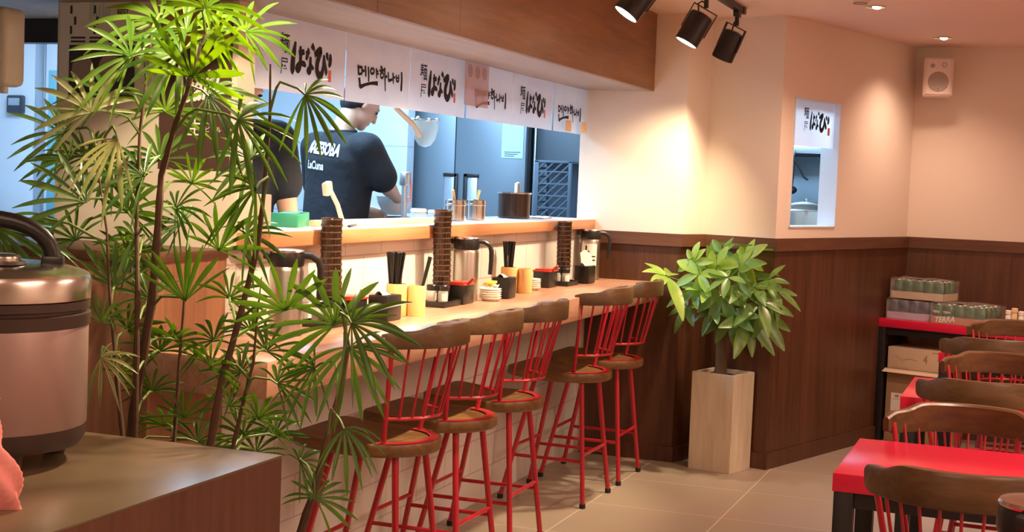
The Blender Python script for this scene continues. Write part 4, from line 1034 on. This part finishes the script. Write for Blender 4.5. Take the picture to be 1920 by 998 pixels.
# napkin holders
def make_napkin():
    t = thing('napkin_holder','','napkin holder',group='black napkin holders')
    m = MB().box(-.040,.040,-.058,.058,0,.092,.005); m.build('case','black_plastic',t)
    MB().box(-.0405,-.030,-.045,.045,.02,.075,.002).build('front_plate','black_metal',t)
    MB().grid(lambda u,v: Vector((-.018+.036*u+.01*(v-.5), -.045+.09*v, .090+.018*math.sin(PI*u)*(.5+.5*math.sin(4*v+1)))),8,8,.001).build('tissue','tissue',t)
    return t
NP=make_napkin(); place(NP,-2.21,5.89,.08,label='black napkin holder between the small plates and the far bamboo holder')
o=copy_tree(NP); place(o,-2.195,4.64,0,label='black napkin holder left of the near bamboo chopstick holder')
o=copy_tree(NP); place(o,-2.215,7.10,0,label='black napkin holder with white tissue in front of the farthest steel jug')
MB().grid(lambda u,v: Vector((-.02+.04*u+.012*(1-v), -.035+.07*u+.0*v, .09+.085*v*(1-.5*abs(u-.4)))),6,6,.001).build('tall_tissue','tissue',o)
# bamboo holders with chopsticks
def make_bamboo():
    t = thing('chopstick_holder','','chopstick holder',group='bamboo chopstick holders')
    for k,(dx,dy,r,h) in enumerate(((.0,-.036,.040,.118),(.0,.038,.034,.114))):
        MB().lathe([(0,0),(r,0),(r,h-.003),(r-.002,h),(r-.006,h),(r-.006,.01),(0,.01)],28,T(dx,dy,0)).build('tube','bamboo',t)
    return t
BB=make_bamboo(); bpos=[(-2.205,4.845,-1.15),(-2.265,6.205,-1.15)]
place(BB,*bpos[0],label='double bamboo holder with many black chopsticks, near the palm leaves')
o=copy_tree(BB); place(o,*bpos[1],label='double bamboo holder farther along the counter, behind the black napkin holder')
cs=None
for bi,(x,y,a) in enumerate(bpos):
    c0 = Vector((x+.036*math.sin(a), y-.036*math.cos(a), CZ+.012))
    for k in range(30 if bi==0 else 22):
        r = .032*math.sqrt((k+.5)/30); an=k*2.4
        o = MB().tube([(0,0,0),(0,0,.225)],[.0032,.0046],6).build('chopstick','black_plastic') if cs is None else cs.copy()
        if cs is None: cs=o
        else: COL.objects.link(o)
        o.location = c0+Vector((r*math.cos(an)*.6,r*math.sin(an)*.6,0)); o.rotation_euler=(.11*math.sin(an)*r/.032-.03,-.10*math.cos(an)*r/.032,an)
        tag(o,'black chopstick in the dense bunch standing in the %s bamboo holder'%('near','far')[bi],'chopstick','black chopsticks in the %s bamboo holder'%('near','far')[bi])
    if bi==0:
        o = cs.copy(); COL.objects.link(o); o.rotation_euler=(-.10,.20,0); o.scale=(1.8,1.8,.95); o.location=(x+.034,y+.014,CZ+.014)
        tag(o,'single black spoon handle tilted right in the smaller bamboo tube','spoon','black spoons in the bamboo holder')
# little plates
def make_plate():
    m = MB().lathe([(0,.002),(.030,.002),(.032,0),(.034,.002),(.048,.013),(.0495,.0145),(.048,.016),(.033,.006),(0,.005)],28); return m.build('small_plate','ceramic',None,50)
PL=None
for si,(x,y,n,where) in enumerate(((-2.275,4.955,7,'behind the near bamboo holder'),(-2.20,5.70,5,'beside the middle napkin holder'),(-2.275,6.43,5,'right of the far bamboo holder'))):
    for k in range(n):
        o = make_plate() if PL is None else PL.copy()
        if PL is None: PL=o
        else: COL.objects.link(o)
        o.location=(x+.001*math.sin(k*3),y+.001*math.cos(k*2),CZ+.0095*k)
        tag(o,'small white plate, %s of the stack %s'%(ordinal(n-1-k) if k else 'lowest',where),'plate','small plates stacked '+where)
yp = thing('yellow_packet','small yellow packet with white tissue on the middle plate stack','packet',(-2.20,5.70,CZ+.0545))
MB().box(-.02,.02,-.03,.03,0,.010,.002,M=T(0,0,.018,0,.1)).build('packet','yellow_pack',yp)
MB().grid(lambda u,v: Vector((-.03+.06*u,-.03+.06*v,.006+.010*math.sin(u*7)*math.sin(v*6+1)+.004)),8,8,.002).build('tissue','tissue',yp)
sb = thing('sauce_bottle','small dark sauce bottle behind the far black tray','bottle',(-2.31,7.0,CZ))
MB().lathe([(0,0),(.024,0),(.026,.004),(.026,.075),(.018,.095)],20).build('body','spice',sb)
MB().lathe([(.018,.093),(.020,.095),(.020,.125),(.017,.128),(0,.128)],20,cap=False).build('cap','black_plastic',sb)
MB().lathe([(.0262,.02),(.0268,.022),(.0268,.07),(.0262,.072)],20,cap=False).build('label','print_white',sb)

# ================================================================== COOKER, CLOTH
ck = thing('rice_cooker','large round steel lidded warmer with pinkish shell standing on the wooden cabinet','cooker',(-1.965,2.30,.9005))
R=.197
MB().lathe([(0,.028),(R-.045,.028),(R-.012,.035),(R-.002,.052),(R,.075)],64,cap=False).build('base_ring','dark_brown_plastic',ck)
MB().lathe([(R-.001,.075),(R,.077),(R,.270),(R-.002,.275)],64,cap=False).build('shell','cooker_shell',ck)
MB().lathe([(R-.004,.274),(R+.003,.276),(R+.004,.300),(R-.004,.303),(R-.004,.308),(R+.002,.310),(R+.002,.326),(R-.004,.328)],64,cap=False).build('band','dark_brown_plastic',ck)
ld = MB().lathe([(R-.004,.327),(R+.003,.329),(R+.004,.366),(R-.001,.377),(R-.012,.383),(R-.05,.394),(R-.11,.400),(0,.402)],64,cap=False).build('lid','steel',ck)
MB().lathe([(.0,.398),(.034,.398),(.036,.404),(.034,.413),(.026,.418),(0,.419)],32,T(.072,-.045,0)).build('steam_vent','steel',ld)
MB().lathe([(.040,.396),(.046,.398),(.044,.404),(.038,.404)],32,T(.072,-.045,0),cap=False).build('vent_ring','dark_brown_plastic',ld)
h=[]
for k in range(17):
    a = PI*k/16; h.append((.125*math.cos(a)*.83,.125*math.cos(a)*.55,.398+.085*math.sin(a)**.8))
MB().tube(h,[.017]*17,12).build('handle','black_plastic',ld)
for sg in (-1,1): MB().box(-.022,.022,-.02,.02,.385,.412,.006,M=T(sg*.104,sg*.069,0,.58)).build('handle_mount','black_plastic',ld)
for k in range(4):
    a = PI/4+k*PI/2+.25; MB().lathe([(.020,0),(.022,.002),(.026,.032)],16,T(.145*math.cos(a),.145*math.sin(a),0)).build('foot','dark_brown_plastic',ck)
cl = MB()
def clothF(u,v):
    a=2*PI*u; rr=.055+.016*math.sin(3*a+v*5)+.010*math.sin(7*a+2*v*9)
    z=.20*v; rr*= (1-.5*v**3)*(1.08-.25*v)
    return Vector((rr*math.cos(a)*1.0+.01*math.sin(v*6),rr*math.sin(a)*.8,z+.006*math.sin(5*a)*v))
cl.grid(clothF,60,16); cl.lathe([(0,.19),(.02,.195),(.035,.188)],20)
o = cl.build('pink_towel','pink_cloth',None,180,(-1.695,1.97,.9005)); tag(o,'crumpled pink cloth on the cabinet at the left edge of the frame','cloth')

# ================================================================== LADY PALMS
def fan_leaf(m, P, L, ax, nn, spread, droop):
    P=Vector(P); ax=Vector(ax).normalized(); nn=Vector(nn); nn=(nn-ax*nn.dot(ax)).normalized(); sd=nn.cross(ax)
    n = max(8,int(spread/8.5)); b=m.bm
    for i in range(n):
        t=-1+2*i/(n-1)+rnd.uniform(-.05,.05); th=math.radians(spread)*t
        d=(ax*math.cos(th)+sd*math.sin(th)+nn*rnd.uniform(-.16,.10)).normalized()
        ln=L*(1-.22*abs(t)**2)*rnd.uniform(.86,1.06); wd=L*rnd.uniform(.065,.105)*(.6 if abs(t)>.85 else 1)
        w_=nn.cross(d).normalized(); g=droop*rnd.uniform(.6,1.4); prev=None
        K=7
        for k in range(K+1):
            s=k/K; c=P+d*(ln*s)-Vector((0,0,1))*(g*ln*s*s*.9)
            prof=(.25+1.5*s if s<.5 else 1.0) if s<.78 else max(.10,1-(s-.78)/.22*.86)
            hw=wd*.5*min(1,prof); up=nn*hw*.45
            v=(b.verts.new(c-w_*hw+up),b.verts.new(c-nn*0),b.verts.new(c+w_*hw+up))
            if prev: b.faces.new((prev[0],prev[1],v[1],v[0])); b.faces.new((prev[1],prev[2],v[2],v[1]))
            prev=v
def near_stem(pts, P):
    best=None
    for a,b in zip(pts,pts[1:]):
        a=Vector(a); b=Vector(b)
        for k in range(9):
            q=a.lerp(b,k/8)
            if q.z>P.z-.03 and q is not pts[0]: continue
            d=(q-P).length
            if best is None or d<best[0]: best=(d,q)
    return best[1] if best else Vector(pts[0])
plants={}
for key,loc,lab,stems in (('big',(-1.95,3.02,0),'tall dense lady palm with many stems in a dark pot behind the wooden cabinet','abcg'),
                     ('mid',(-1.66,3.10,0),'leaning lady palm right of the dense clump, before the counter end','de'),
                     ('low',(-1.40,2.90,0),'low lady palm with drooping fans in front of the first bar stool','f')):
    t = thing('lady_palm',lab,'potted palm',loc,0,'lady palms'); plants[key]=(t,Vector(loc),stems)
    r={'big':.19,'mid':.115,'low':.11}[key]; hgt={'big':.62,'mid':.50,'low':.40}[key]
    MB().lathe([(0,0),(r*.75,0),(r*.78,.01),(r,hgt-.03),(r*1.06,hgt-.028),(r*1.06,hgt),(r*.94,hgt),(r*.92,hgt-.05)],36,cap=False).build('pot','clay_pot',t)
    MB().lathe([(0,hgt-.06),(r*.92,hgt-.06),(r*.92,hgt-.05),(0,hgt-.035)],28).build('soil','soil',t)
    for s in stems:
        pts=[Vector(p) for p in STEMS[s]]
        root=Vector((loc[0]+(pts[0].x-loc[0])*.45, loc[1]+(pts[0].y-loc[1])*.45, hgt-.05))
        if (root-Vector((loc[0],loc[1],root.z))).length>r*.7: root=Vector((loc[0],loc[1],root.z))+(root-Vector((loc[0],loc[1],root.z))).normalized()*r*.7
        pp=[root]+pts
        fine=[]; 
        for i in range(len(pp)-1):
            for k in range(4): fine.append(pp[i].lerp(pp[i+1],k/4))
        fine.append(pp[-1])
        r0={'c':.0155,'a':.010,'d':.0120,'f':.0130}.get(s,.007)
        rad=[r0*(1-.86*(i/len(fine))**1.1)*(1.12 if i%3==0 else .95) for i in range(len(fine))]
        o=MB().tube([p-Vector(loc) for p in fine],rad,8).build('stem','stem_brown',t)
owner={s:k for k,v in plants.items() for s in v[2]}
lit_fans={4,5,6,7,33,34,40}; pale={0,9,19}  # first set: upper fans that take the lit leaf colour
for i,(P,L,ax,nn,sp,dr,st) in enumerate(PALM):
    t,loc,_=plants[owner[st]]; P=Vector(P)
    m=MB(); fan_leaf(m,P-loc,L*1.15,ax,nn,sp,dr)
    mat='palm_leaf_lit' if i in lit_fans else 'palm_leaf_pale' if i in pale else 'palm_leaf'
    lf=m.build('fan_leaf',mat,t,60)
    S=near_stem(STEMS[st],P); axv=Vector(ax)
    mid=(S+P)/2+Vector((0,0,.04)); mid=mid-axv*.02
    MB().tube([S-loc,(S.lerp(mid,.6)+Vector((0,0,.012)))-loc,mid-loc,P.lerp(mid,.3)+Vector((0,0,.006))-loc,P-loc],[.0042,.0036,.0032,.003,.0028],6).build('petiole','petiole',lf)
# ================================================================== MONEY TREE
pc = Vector((-1.549,7.534,0)); pa=math.atan2(.0663,-.2468)
pw = thing('stone_planter','tall square travertine planter with the money tree beside the angled wood wall','planter',pc,pa)
hw=.122
m=MB(); PH=.522
b=bmesh.new()
def rect(h,z): return [b.verts.new((x*h,y*h,z)) for x,y in ((-1,-1),(1,-1),(1,1),(-1,1))]
rs=[rect(hw,0),rect(hw*1.01,PH-.004),rect(hw*.995,PH),rect(hw*.84,PH),rect(hw*.82,PH-.05)]
b.faces.new(rs[0][::-1])
for A,B in zip(rs,rs[1:]):
    for k in range(4): b.faces.new((A[k],A[(k+1)%4],B[(k+1)%4],B[k]))
b.faces.new(rs[-1]); bmesh.ops.recalc_face_normals(b,faces=b.faces); m.merge(b); m.build('body','pot_stone',pw,20)
MB().grid(lambda u,v: Vector(((u-.5)*hw*1.62,(v-.5)*hw*1.62,PH-.022+.012*math.sin(u*9)*math.sin(v*8))),12,12).build('soil','soil',pw)
mt = thing('money_tree','bushy money tree with glossy green leaves growing in the tall stone planter','potted plant',(-1.56,7.50,PH-.03))
mo=Vector(mt.location)
MB().tube([(0,0,0),(.003,0,.06),(-.004,0,.16),(.0,0,.26),(.008,0,.34)],[.043,.031,.026,.024,.020],14).build('trunk','bark',mt)
def palmate(m,P,L,ax,k):
    P=Vector(P); ax=Vector(ax).normalized(); up=Vector((0,-.45,.9)).normalized(); up=(up-ax*up.dot(ax)).normalized(); sd=up.cross(ax); b=m.bm
    n=5+(k%2)
    for i in range(n):
        th=-2.0+4.0*i/(n-1)+rnd.uniform(-.18,.18)
        d=(ax*math.cos(th)+sd*math.sin(th)+up*rnd.uniform(-.35,.25)).normalized(); ln=L*rnd.uniform(.72,1.12); w_=up.cross(d).normalized(); u_=d.cross(w_); prev=None; g=rnd.uniform(.05,.32)
        for q in range(8):
            s=q/7; c=P+d*ln*(.06+.94*s)-Vector((0,0,1))*g*ln*s*s
            hw_=ln*.185*math.sin(PI*min(1,s*.93+.035))**.8*(1.15-.3*s)
            v=(b.verts.new(c-w_*hw_+u_*hw_*.30),b.verts.new(c),b.verts.new(c+w_*hw_+u_*hw_*.30))
            if prev: b.faces.new((prev[0],prev[1],v[1],v[0])); b.faces.new((prev[1],prev[2],v[2],v[1]))
            prev=v
crown=Vector((-1.55,7.50,PH+.31))
for k,(P,L,ax) in enumerate(MONEY):
    P=Vector(P)
    m=MB(); palmate(m,P-mo,L*.98,ax,k)
    nC=Vector((dC.y,-dC.x))
    for v in m.bm.verts:                                   # leaves stay in front of the walls
        q=v.co+mo
        if q.x<-1.325: q.y=min(q.y,7.76-(q.x+1.745)*.3095-.03)
        if q.x<-1.745: q.y=min(q.y,7.52)
        dd=nC.dot(Vector((q.x,q.y))-Vector(P2))
        if q.y>7.60 and dd<.03: q.x+=nC.x*(.03-dd); q.y+=nC.y*(.03-dd)
        v.co=q-mo
    lf=m.build('leaf_cluster','money_leaf_light' if k in (0,1,2,6,20,15) else 'money_leaf',mt,60)
    mid=(crown+P)/2+Vector((0,0,.05))
    MB().tube([crown-mo,(crown.lerp(mid,.6))-mo,mid-mo,P-mo],[.005,.004,.003,.0026],6).build('leaf_stalk','petiole',lf)

# ================================================================== CANS AND BOXES ON AND UNDER THE CORNER TABLE
MT = T(-.905,8.92,0,aC-PI/2); rzT=aC-PI/2
def on_t(x,y,z): return MT@Vector((x,y,z))
def film_box(o,x0,x1,y0,y1,z0,z1):
    def F(u,v,ax): pass
    m=MB()
    m.grid(lambda u,v: Vector((x0+(x1-x0)*u, y0-.003-.004*math.sin(u*14+v*5)*math.sin(v*9), z0+(z1-z0)*v)),16,10)
    m.grid(lambda u,v: Vector((x0+(x1-x0)*u, y0+(y1-y0)*v, z1+.004+.006*math.sin(u*11+2)*math.sin(v*8+1))),16,10)
    m.grid(lambda u,v: Vector((x1+.003+.004*math.sin(u*9)*math.sin(v*9), y0+(y1-y0)*u, z0+(z1-z0)*v)),10,10)
    m.grid(lambda u,v: Vector((x0-.003-.003*math.sin(u*9)*math.sin(v*9), y0+(y1-y0)*u, z0+(z1-z0)*v)),10,10)
    m.build('plastic_wrap','clear_film',o,60)
def can_pack(name,label,loc,rz,nx,ny,canmat,traymat,wrap=True,brand=False,lab2=None):
    t=thing(name,label,'can pack',loc,rz)
    r=.033; W=nx*r*2; D=ny*r*2
    MB().box(-.004,W+.004,-.004,D+.004,0,.004).box(-.004,0,-.004,D+.004,0,.045).box(W,W+.004,-.004,D+.004,0,.045).box(-.004,W+.004,-.004,0,0,.045).box(-.004,W+.004,D,D+.004,0,.045).build('tray',traymat,t)
    proto=None
    for i in range(nx):
        for j in range(ny):
            if j>1 and i<nx-2: continue
            if proto is None:
                c=MB().lathe([(0,.004),(.024,.004),(.027,.006),(r-.0005,.016),(r-.0005,.098),(.027,.110)],20).build('can',canmat,t)
                MB().lathe([(.027,.110),(.0275,.114),(.0255,.114),(.024,.108),(0,.108)],20,cap=False).build('can_lid','can_lid',c); proto=c
            else: c=copy_tree(proto,t)
            c.location=(r+2*r*i,r+2*r*j,0)
    if brand:
        m=MB(); text_into(m,'TERRA',lambda u,v: Vector((.025+u*.042,-.0055,.006+v*.045+u*.004)),1,.03,.2); m.build('lettering','print_white',t)
        m=MB()
        for i in range(2): text_into(m,'TERRA',lambda u,v: Vector((.005+i*.066+u*.0155,-.0015+.0,.064+v*.018)),1,.03)
        m.build('can_lettering','print_white',t)
    if wrap: film_box(t,-.006,W+.006,-.006,D+.006,.002,.120)
    return t
can_pack('can_pack','wrapped pack of navy cans in a pale tray, under the green pack',on_t(.045,.05,.7505),rzT,4,3,'can_navy','tray_blue')
can_pack('can_pack','wrapped pack of green cans stacked on the navy can pack',on_t(.055,.07,.7505+.1265),rzT-.03,5,3,'can_green','cardboard_light')
can_pack('can_pack','green beer can pack in an orange tray, right of the navy pack',on_t(.335,.02,.7505),rzT-.05,5,4,'can_green','tray_orange',True,True)
sc_=thing('condiment_caddy','small black caddy of bottles with orange caps at the right edge on the corner table','caddy',on_t(.84,.10,.7505),rzT)
MB().box(-.10,.12,-.05,.05,0,.006,.002).box(-.10,.02,-.05,-.044,.006,.06,.002).box(-.10,.02,.044,.05,.006,.06,.002).box(-.10,-.094,-.044,.044,.006,.06,.002).box(.014,.02,-.044,.044,.006,.06,.002).build('box','black_plastic',sc_)
for k,(x,h,mt_) in enumerate(((-.075,.10,'ceramic'),(-.04,.115,'orange_paper'),(.0,.10,'ceramic'),(.045,.135,'spice'),(.09,.135,'black_plastic'))):
    b_=thing('condiment_bottle',['white capped bottle at the left of the black caddy','orange capped bottle second in the black caddy','white capped bottle at the right of the black caddy','tall orange capped bottle just right of the black caddy','dark orange capped bottle at the right frame edge'][k],'bottle',on_t(.84+x,.10,.757),rzT,'condiment bottles in the caddy')
    MB().lathe([(0,0),(.016,0),(.0175,.003),(.0175,h*.7),(.012,h*.8)],16).build('body',mt_,b_)
    MB().lathe([(.011,h*.78),(.018,h*.8),(.018,h),(.015,h+.003),(0,h+.003)],16,cap=False).build('cap','ceramic' if k in (0,2) else 'orange_paper',b_)
bx1=thing('cardboard_box','pale open flap cardboard box with small printing under the corner table, upper one','box',on_t(.07,.03,.452),rzT)
MB().box(0,.33,0,.26,0,.130,.002).build('carton','cardboard_light',bx1)
m=MB(); text_into(m,'4',lambda u,v: Vector((.225+u*.05,-.0015,.045+v*.07)),1,.04); m.build('printed_digit','cardboard',bx1)
m=MB(); m.tube([(.05,-.001,.08),(.09,-.001,.055),(.14,-.001,.065),(.19,-.001,.06)],.0015,4).box(.28,.32,-.0015,0,.115,.12).box(.03,.14,-.0015,0,.008,.010); m.build('printed_line','cardboard',bx1)
MB().box(-.012,.335,-.055,.0,.0,.003,.001,M=T(0,-.0,-.004,0,.35)).build('flap','cardboard_light',bx1)
bx2=thing('cardboard_box','large brown cardboard box with a white label on the floor under the corner table','box',on_t(.07,.03,0.002),rzT)
MB().box(0,.36,0,.28,0,.445,.003).build('carton','cardboard',bx2)
MB().box(.035,.13,-.002,0,.19,.30).build('label','print_white',bx2)
MB().box(.045,.12,-.003,-.001,.262,.264).box(.06,.085,-.003,-.001,.275,.290).box(.095,.115,-.003,-.001,.275,.290).build('label_print','cardboard',bx2)

# ================================================================== THE TWO COOKS
def remeshed(m, name, mat, voxel, parent=None, smooth_it=4):
    o = m.build(name, mat, parent, 180)
    md = o.modifiers.new('r','REMESH'); md.mode='VOXEL'; md.voxel_size=voxel
    sm = o.modifiers.new('s','SMOOTH'); sm.iterations=smooth_it; sm.factor=.5
    dg = bpy.context.evaluated_depsgraph_get(); me = bpy.data.meshes.new_from_object(o.evaluated_get(dg))
    o.modifiers.clear(); old=o.data; o.data=me; me.name=name; bpy.data.meshes.remove(old)
    me.materials.clear(); me.materials.append(MATS[mat]); me.shade_smooth(); return o
def limb(m, pts, rs, seg=16):
    pts=[Vector(p) for p in pts]; P=[];Rr=[]
    for i in range(len(pts)-1):
        for k in range(5): t=k/5; P.append(pts[i].lerp(pts[i+1],t)); Rr.append(rs[i]*(1-t)+rs[i+1]*t)
    P.append(pts[-1]); Rr.append(rs[-1]); m.tube(P,Rr,seg)
    for p,r in ((pts[i],rs[i]) for i in range(len(pts))): m.ball(p,r*.99,u=14,v=10)
def torso(m, rings, seg=32):
    R=[]
    for (cx,cy,z,hx,hy) in rings: R.append([Vector((cx+hx*math.copysign(abs(math.cos(2*PI*k/seg))**.85,math.cos(2*PI*k/seg)), cy+hy*math.copysign(abs(math.sin(2*PI*k/seg))**.9,math.sin(2*PI*k/seg)), z)) for k in range(seg)])
    m.loft(R)
def hand(m, wrist, d, palm_n, curl=.5):
    """palm, four fingers of unequal length and a thumb; d = direction of the hand, palm_n = palm normal"""
    d=Vector(d).normalized(); n=Vector(palm_n); n=(n-d*n.dot(d)).normalized(); s=n.cross(d); w=Vector(wrist)
    limb(m,[w,w+d*.045,w+d*.085],[.024,.030,.028],12)
    for k,(off,ln) in enumerate(((-.028,.070),(-.010,.080),(.010,.076),(.027,.060))):
        a=w+d*.082+s*off; b=a+(d*math.cos(curl*.6)+n*math.sin(curl*.6))*ln*.45; c=b+(d*math.cos(curl*1.6)+n*math.sin(curl*1.6))*ln*.33; e=c+(d*math.cos(curl*2.4)+n*math.sin(curl*2.4))*ln*.25
        limb(m,[a,b,c,e],[.0105,.0095,.0088,.0078],10)
    a=w+d*.025-s*.026; b=a+(-s*.7+d*.6+n*.25).normalized()*.038; c=b+(d*.9-s*.1+n*.5).normalized()*.030
    limb(m,[a,b,c],[.0135,.011,.009],10)
def person(label, loc, rz, J):
    """J: local joints (x right, y forward, z up)"""
    m=MB(); V=Vector
    torso(m,[(0,-.03,.86,.155,.105),(0,-.03,.95,.160,.110),(0,-.02,1.08,.138,.098),(0,0,1.25,.160,.112),(0,0,1.36,.165,.108),(0,-.005,1.43,.125,.080),(0,-.005,1.47,.07,.06)])
    hc=V(J['head']); hp,hy=J['head_rot']
    RM=Matrix.Rotation(hy,4,'Z')@Matrix.Rotation(-hp,4,'X'); HM=Matrix.Translation(hc)@RM
    limb(m,[(0,-.015,1.43),(0,.01,1.50),hc+RM@V((0,-.025,-.05))],[.062,.054,.052])
    m.ball((0,-.012,.022),.1,(.74,.92,.95),24,16,HM).ball((0,.022,-.045),.1,(.60,.66,.70),20,14,HM)
    m.ball((0,.062,-.092),.030,(1.0,.75,.7),14,10,HM).ball((0,.092,-.015),.017,(.75,1.0,1.6),12,8,HM).ball((0,.103,-.030),.014,(1.1,.9,.8),12,8,HM)
    m.ball((0,.078,.022),.03,(1.6,.4,.45),12,8,HM).ball((0,.083,-.062),.014,(1.6,.6,.5),12,8,HM)
    for sg in (-1,1): m.ball((sg*.073,-.008,-.010),.022,(.40,.75,1.45),12,8,HM)
    for sd in ('R','L'):
        sh,el,wr=J['sh'+sd],J['el'+sd],J['wr'+sd]
        limb(m,[sh,V(sh).lerp(V(el),.5),el,V(el).lerp(V(wr),.35),wr],[.058,.047,.040,.041,.026])
        hd=J.get('hd'+sd) or (V(wr)-V(el)); hand(m,wr,hd,J['pn'+sd],J.get('curl',.6))
    for sg in (-1,1):
        limb(m,[(sg*.085,-.03,.88),(sg*.095,-.02,.48),(sg*.095,-.04,.09)],[.085,.058,.040]); limb(m,[(sg*.095,-.05,.05),(sg*.10,.12,.03)],[.045,.035])
    body=remeshed(m,'person','skin',.0075)
    body.location=loc; body.rotation_euler=(0,0,rz); tag(body,label,'person')
    s=MB()
    torso(s,[(0,-.03,.82,.185,.135),(0,-.03,.92,.186,.135),(0,-.02,1.08,.180,.128),(0,0,1.25,.186,.134),(0,0,1.34,.196,.132),(0,-.005,1.41,.178,.108),(0,-.005,1.455,.115,.086),(0,.0,1.492,.072,.070)])
    for sd in ('R','L'):
        sh,el=V(J['sh'+sd]),V(J['el'+sd]); e=sh.lerp(el,J.get('sleeve',.85))
        limb(s,[sh*.8+V((0,0,1.40))*.2,sh,sh.lerp(e,.5),e],[.085,.080,.077,.078])
    shirt=remeshed(s,'t_shirt','shirt_black',.010,body,6)
    tr=MB(); torso(tr,[(0,-.03,.80,.172,.122),(0,-.03,.97,.165,.118)])
    for sg in (-1,1): limb(tr,[(sg*.088,-.03,.84),(sg*.095,-.02,.48),(sg*.095,-.04,.10)],[.102,.078,.066])
    remeshed(tr,'trousers','trouser',.014,body,3)
    h=MB(); h.ball((0,-.026,.036),.1,(.80,.97,.97),24,16,HM).ball((0,-.055,-.02),.07,(1.0,.75,.9),18,12,HM).ball((0,.055,.080),.05,(1.15,.7,.55),14,10,HM)
    for sg in (-1,1): h.ball((sg*.058,-.025,.0),.035,(.65,1.1,1.1),12,8,HM)
    hair=remeshed(h,'hair','hair',.006,body,3)
    for sg in (-1,1):
        e=MB(); e.ball((sg*.030,.079,.004),.009,(1.3,.5,.7),12,8,HM); e.build('eye','ink',body)
    # collar band
    c=MB(); pts=[]
    for k in range(25):
        a=2*PI*k/24; pts.append((.074*math.cos(a),.072*math.sin(a),1.487+.004*math.sin(a)))
    c.tube(pts,.008,8); c.build('collar','shirt_black',shirt)
    return body,shirt
def print_on(shirt, body, items, origin_y, dirv, name, mat):
    me=shirt.data; bvh=BVHTree.FromPolygons([v.co.copy() for v in me.vertices],[list(p.vertices) for p in me.polygons])
    D=Vector(dirv).normalized()
    def surf(x,z):
        hit=bvh.ray_cast(Vector((x,origin_y,z)),D)
        return (hit[0]-D*.0035) if hit[0] is not None else Vector((x,origin_y*.3,z))
    m=MB()
    for it in items: it(m,surf)
    b=m.bm; bmesh.ops.subdivide_edges(b,edges=[e for e in b.edges if e.calc_length()>.02],cuts=1)
    o=m.build(name,mat,shirt,0); return o
COOK=person('person in black t-shirt with white back lettering bending over a bowl',(-3.245,6.29,.22),math.radians(-18),dict(
    head=(.035,.105,1.625),head_rot=(.62,-.38),shR=(.185,.0,1.405),elR=(.232,.085,1.235),wrR=(.115,.285,1.175),shL=(-.185,.01,1.405),elL=(-.25,.10,1.17),wrL=(-.11,.29,1.105),
    pnR=(-.5,.2,-.8),pnL=(.6,.0,-.7),sleeve=.80,curl=.7))
def L1(m,F): text_into(m,'MAZESOBA',lambda u,v: F(-.118+u*.043, 1.378+v*.080-u*.004),1,.04,.15)
def L2(m,F): text_into(m,'LaCuna',lambda u,v: F(-.098+u*.040, 1.300+v*.055-u*.003),1,.03,.1)
print_on(COOK[1],COOK[0],[L1,L2],-.5,(0,1,0),'back_lettering','print_white')
C2=person('person in black t-shirt with small white chest mark, behind palm leaves',(-3.0,4.87,.22),math.radians(-143),dict(
    head=(-.035,.10,1.60),head_rot=(.50,.55),shR=(.185,.0,1.405),elR=(.26,.06,1.17),wrR=(.16,.25,1.13),shL=(-.185,.0,1.405),elL=(-.235,.03,1.115),wrL=(-.225,.10,.90),
    pnR=(-.3,.2,-.9),pnL=(.3,.2,-.9),sleeve=.60,curl=.5))
def L3(m,F):
    for k in range(4): text_into(m,'*',lambda u,v: F(-.065+k*.018+u*.05,1.315+v*.07),1,.05)
    m.grid(lambda u,v: F(-.060+.075*u,1.300+.007*v),6,1)
print_on(C2[1],C2[0],[L3],.5,(0,-1,0),'chest_mark','print_white')
bw=thing('glass_bowl','pale glass bowl held by the bending cook above the ledge','bowl',(-3.10,6.62,1.30))
MB().lathe([(0,.0),(.035,.0),(.06,.018),(.085,.06),(.092,.095),(.089,.096),(.081,.062),(.056,.022),(.03,.006),(0,.006)],36,None,cap=False).build('bowl_wall','white_enamel',bw)
wk=thing('kitchen_counter','steel kitchen counter in front of the bending cook','counter',(-3.0,6.95,.22))
MB().box(-.65,.24,-.30,.25,1.035,1.075,.004).build('top','cool_steel',wk)
for sx in (-.62,.21):
    for sy in (-.27,.22): MB().box(sx-.018,sx+.018,sy-.018,sy+.018,0,1.035,.003).build('leg','cool_steel',wk)
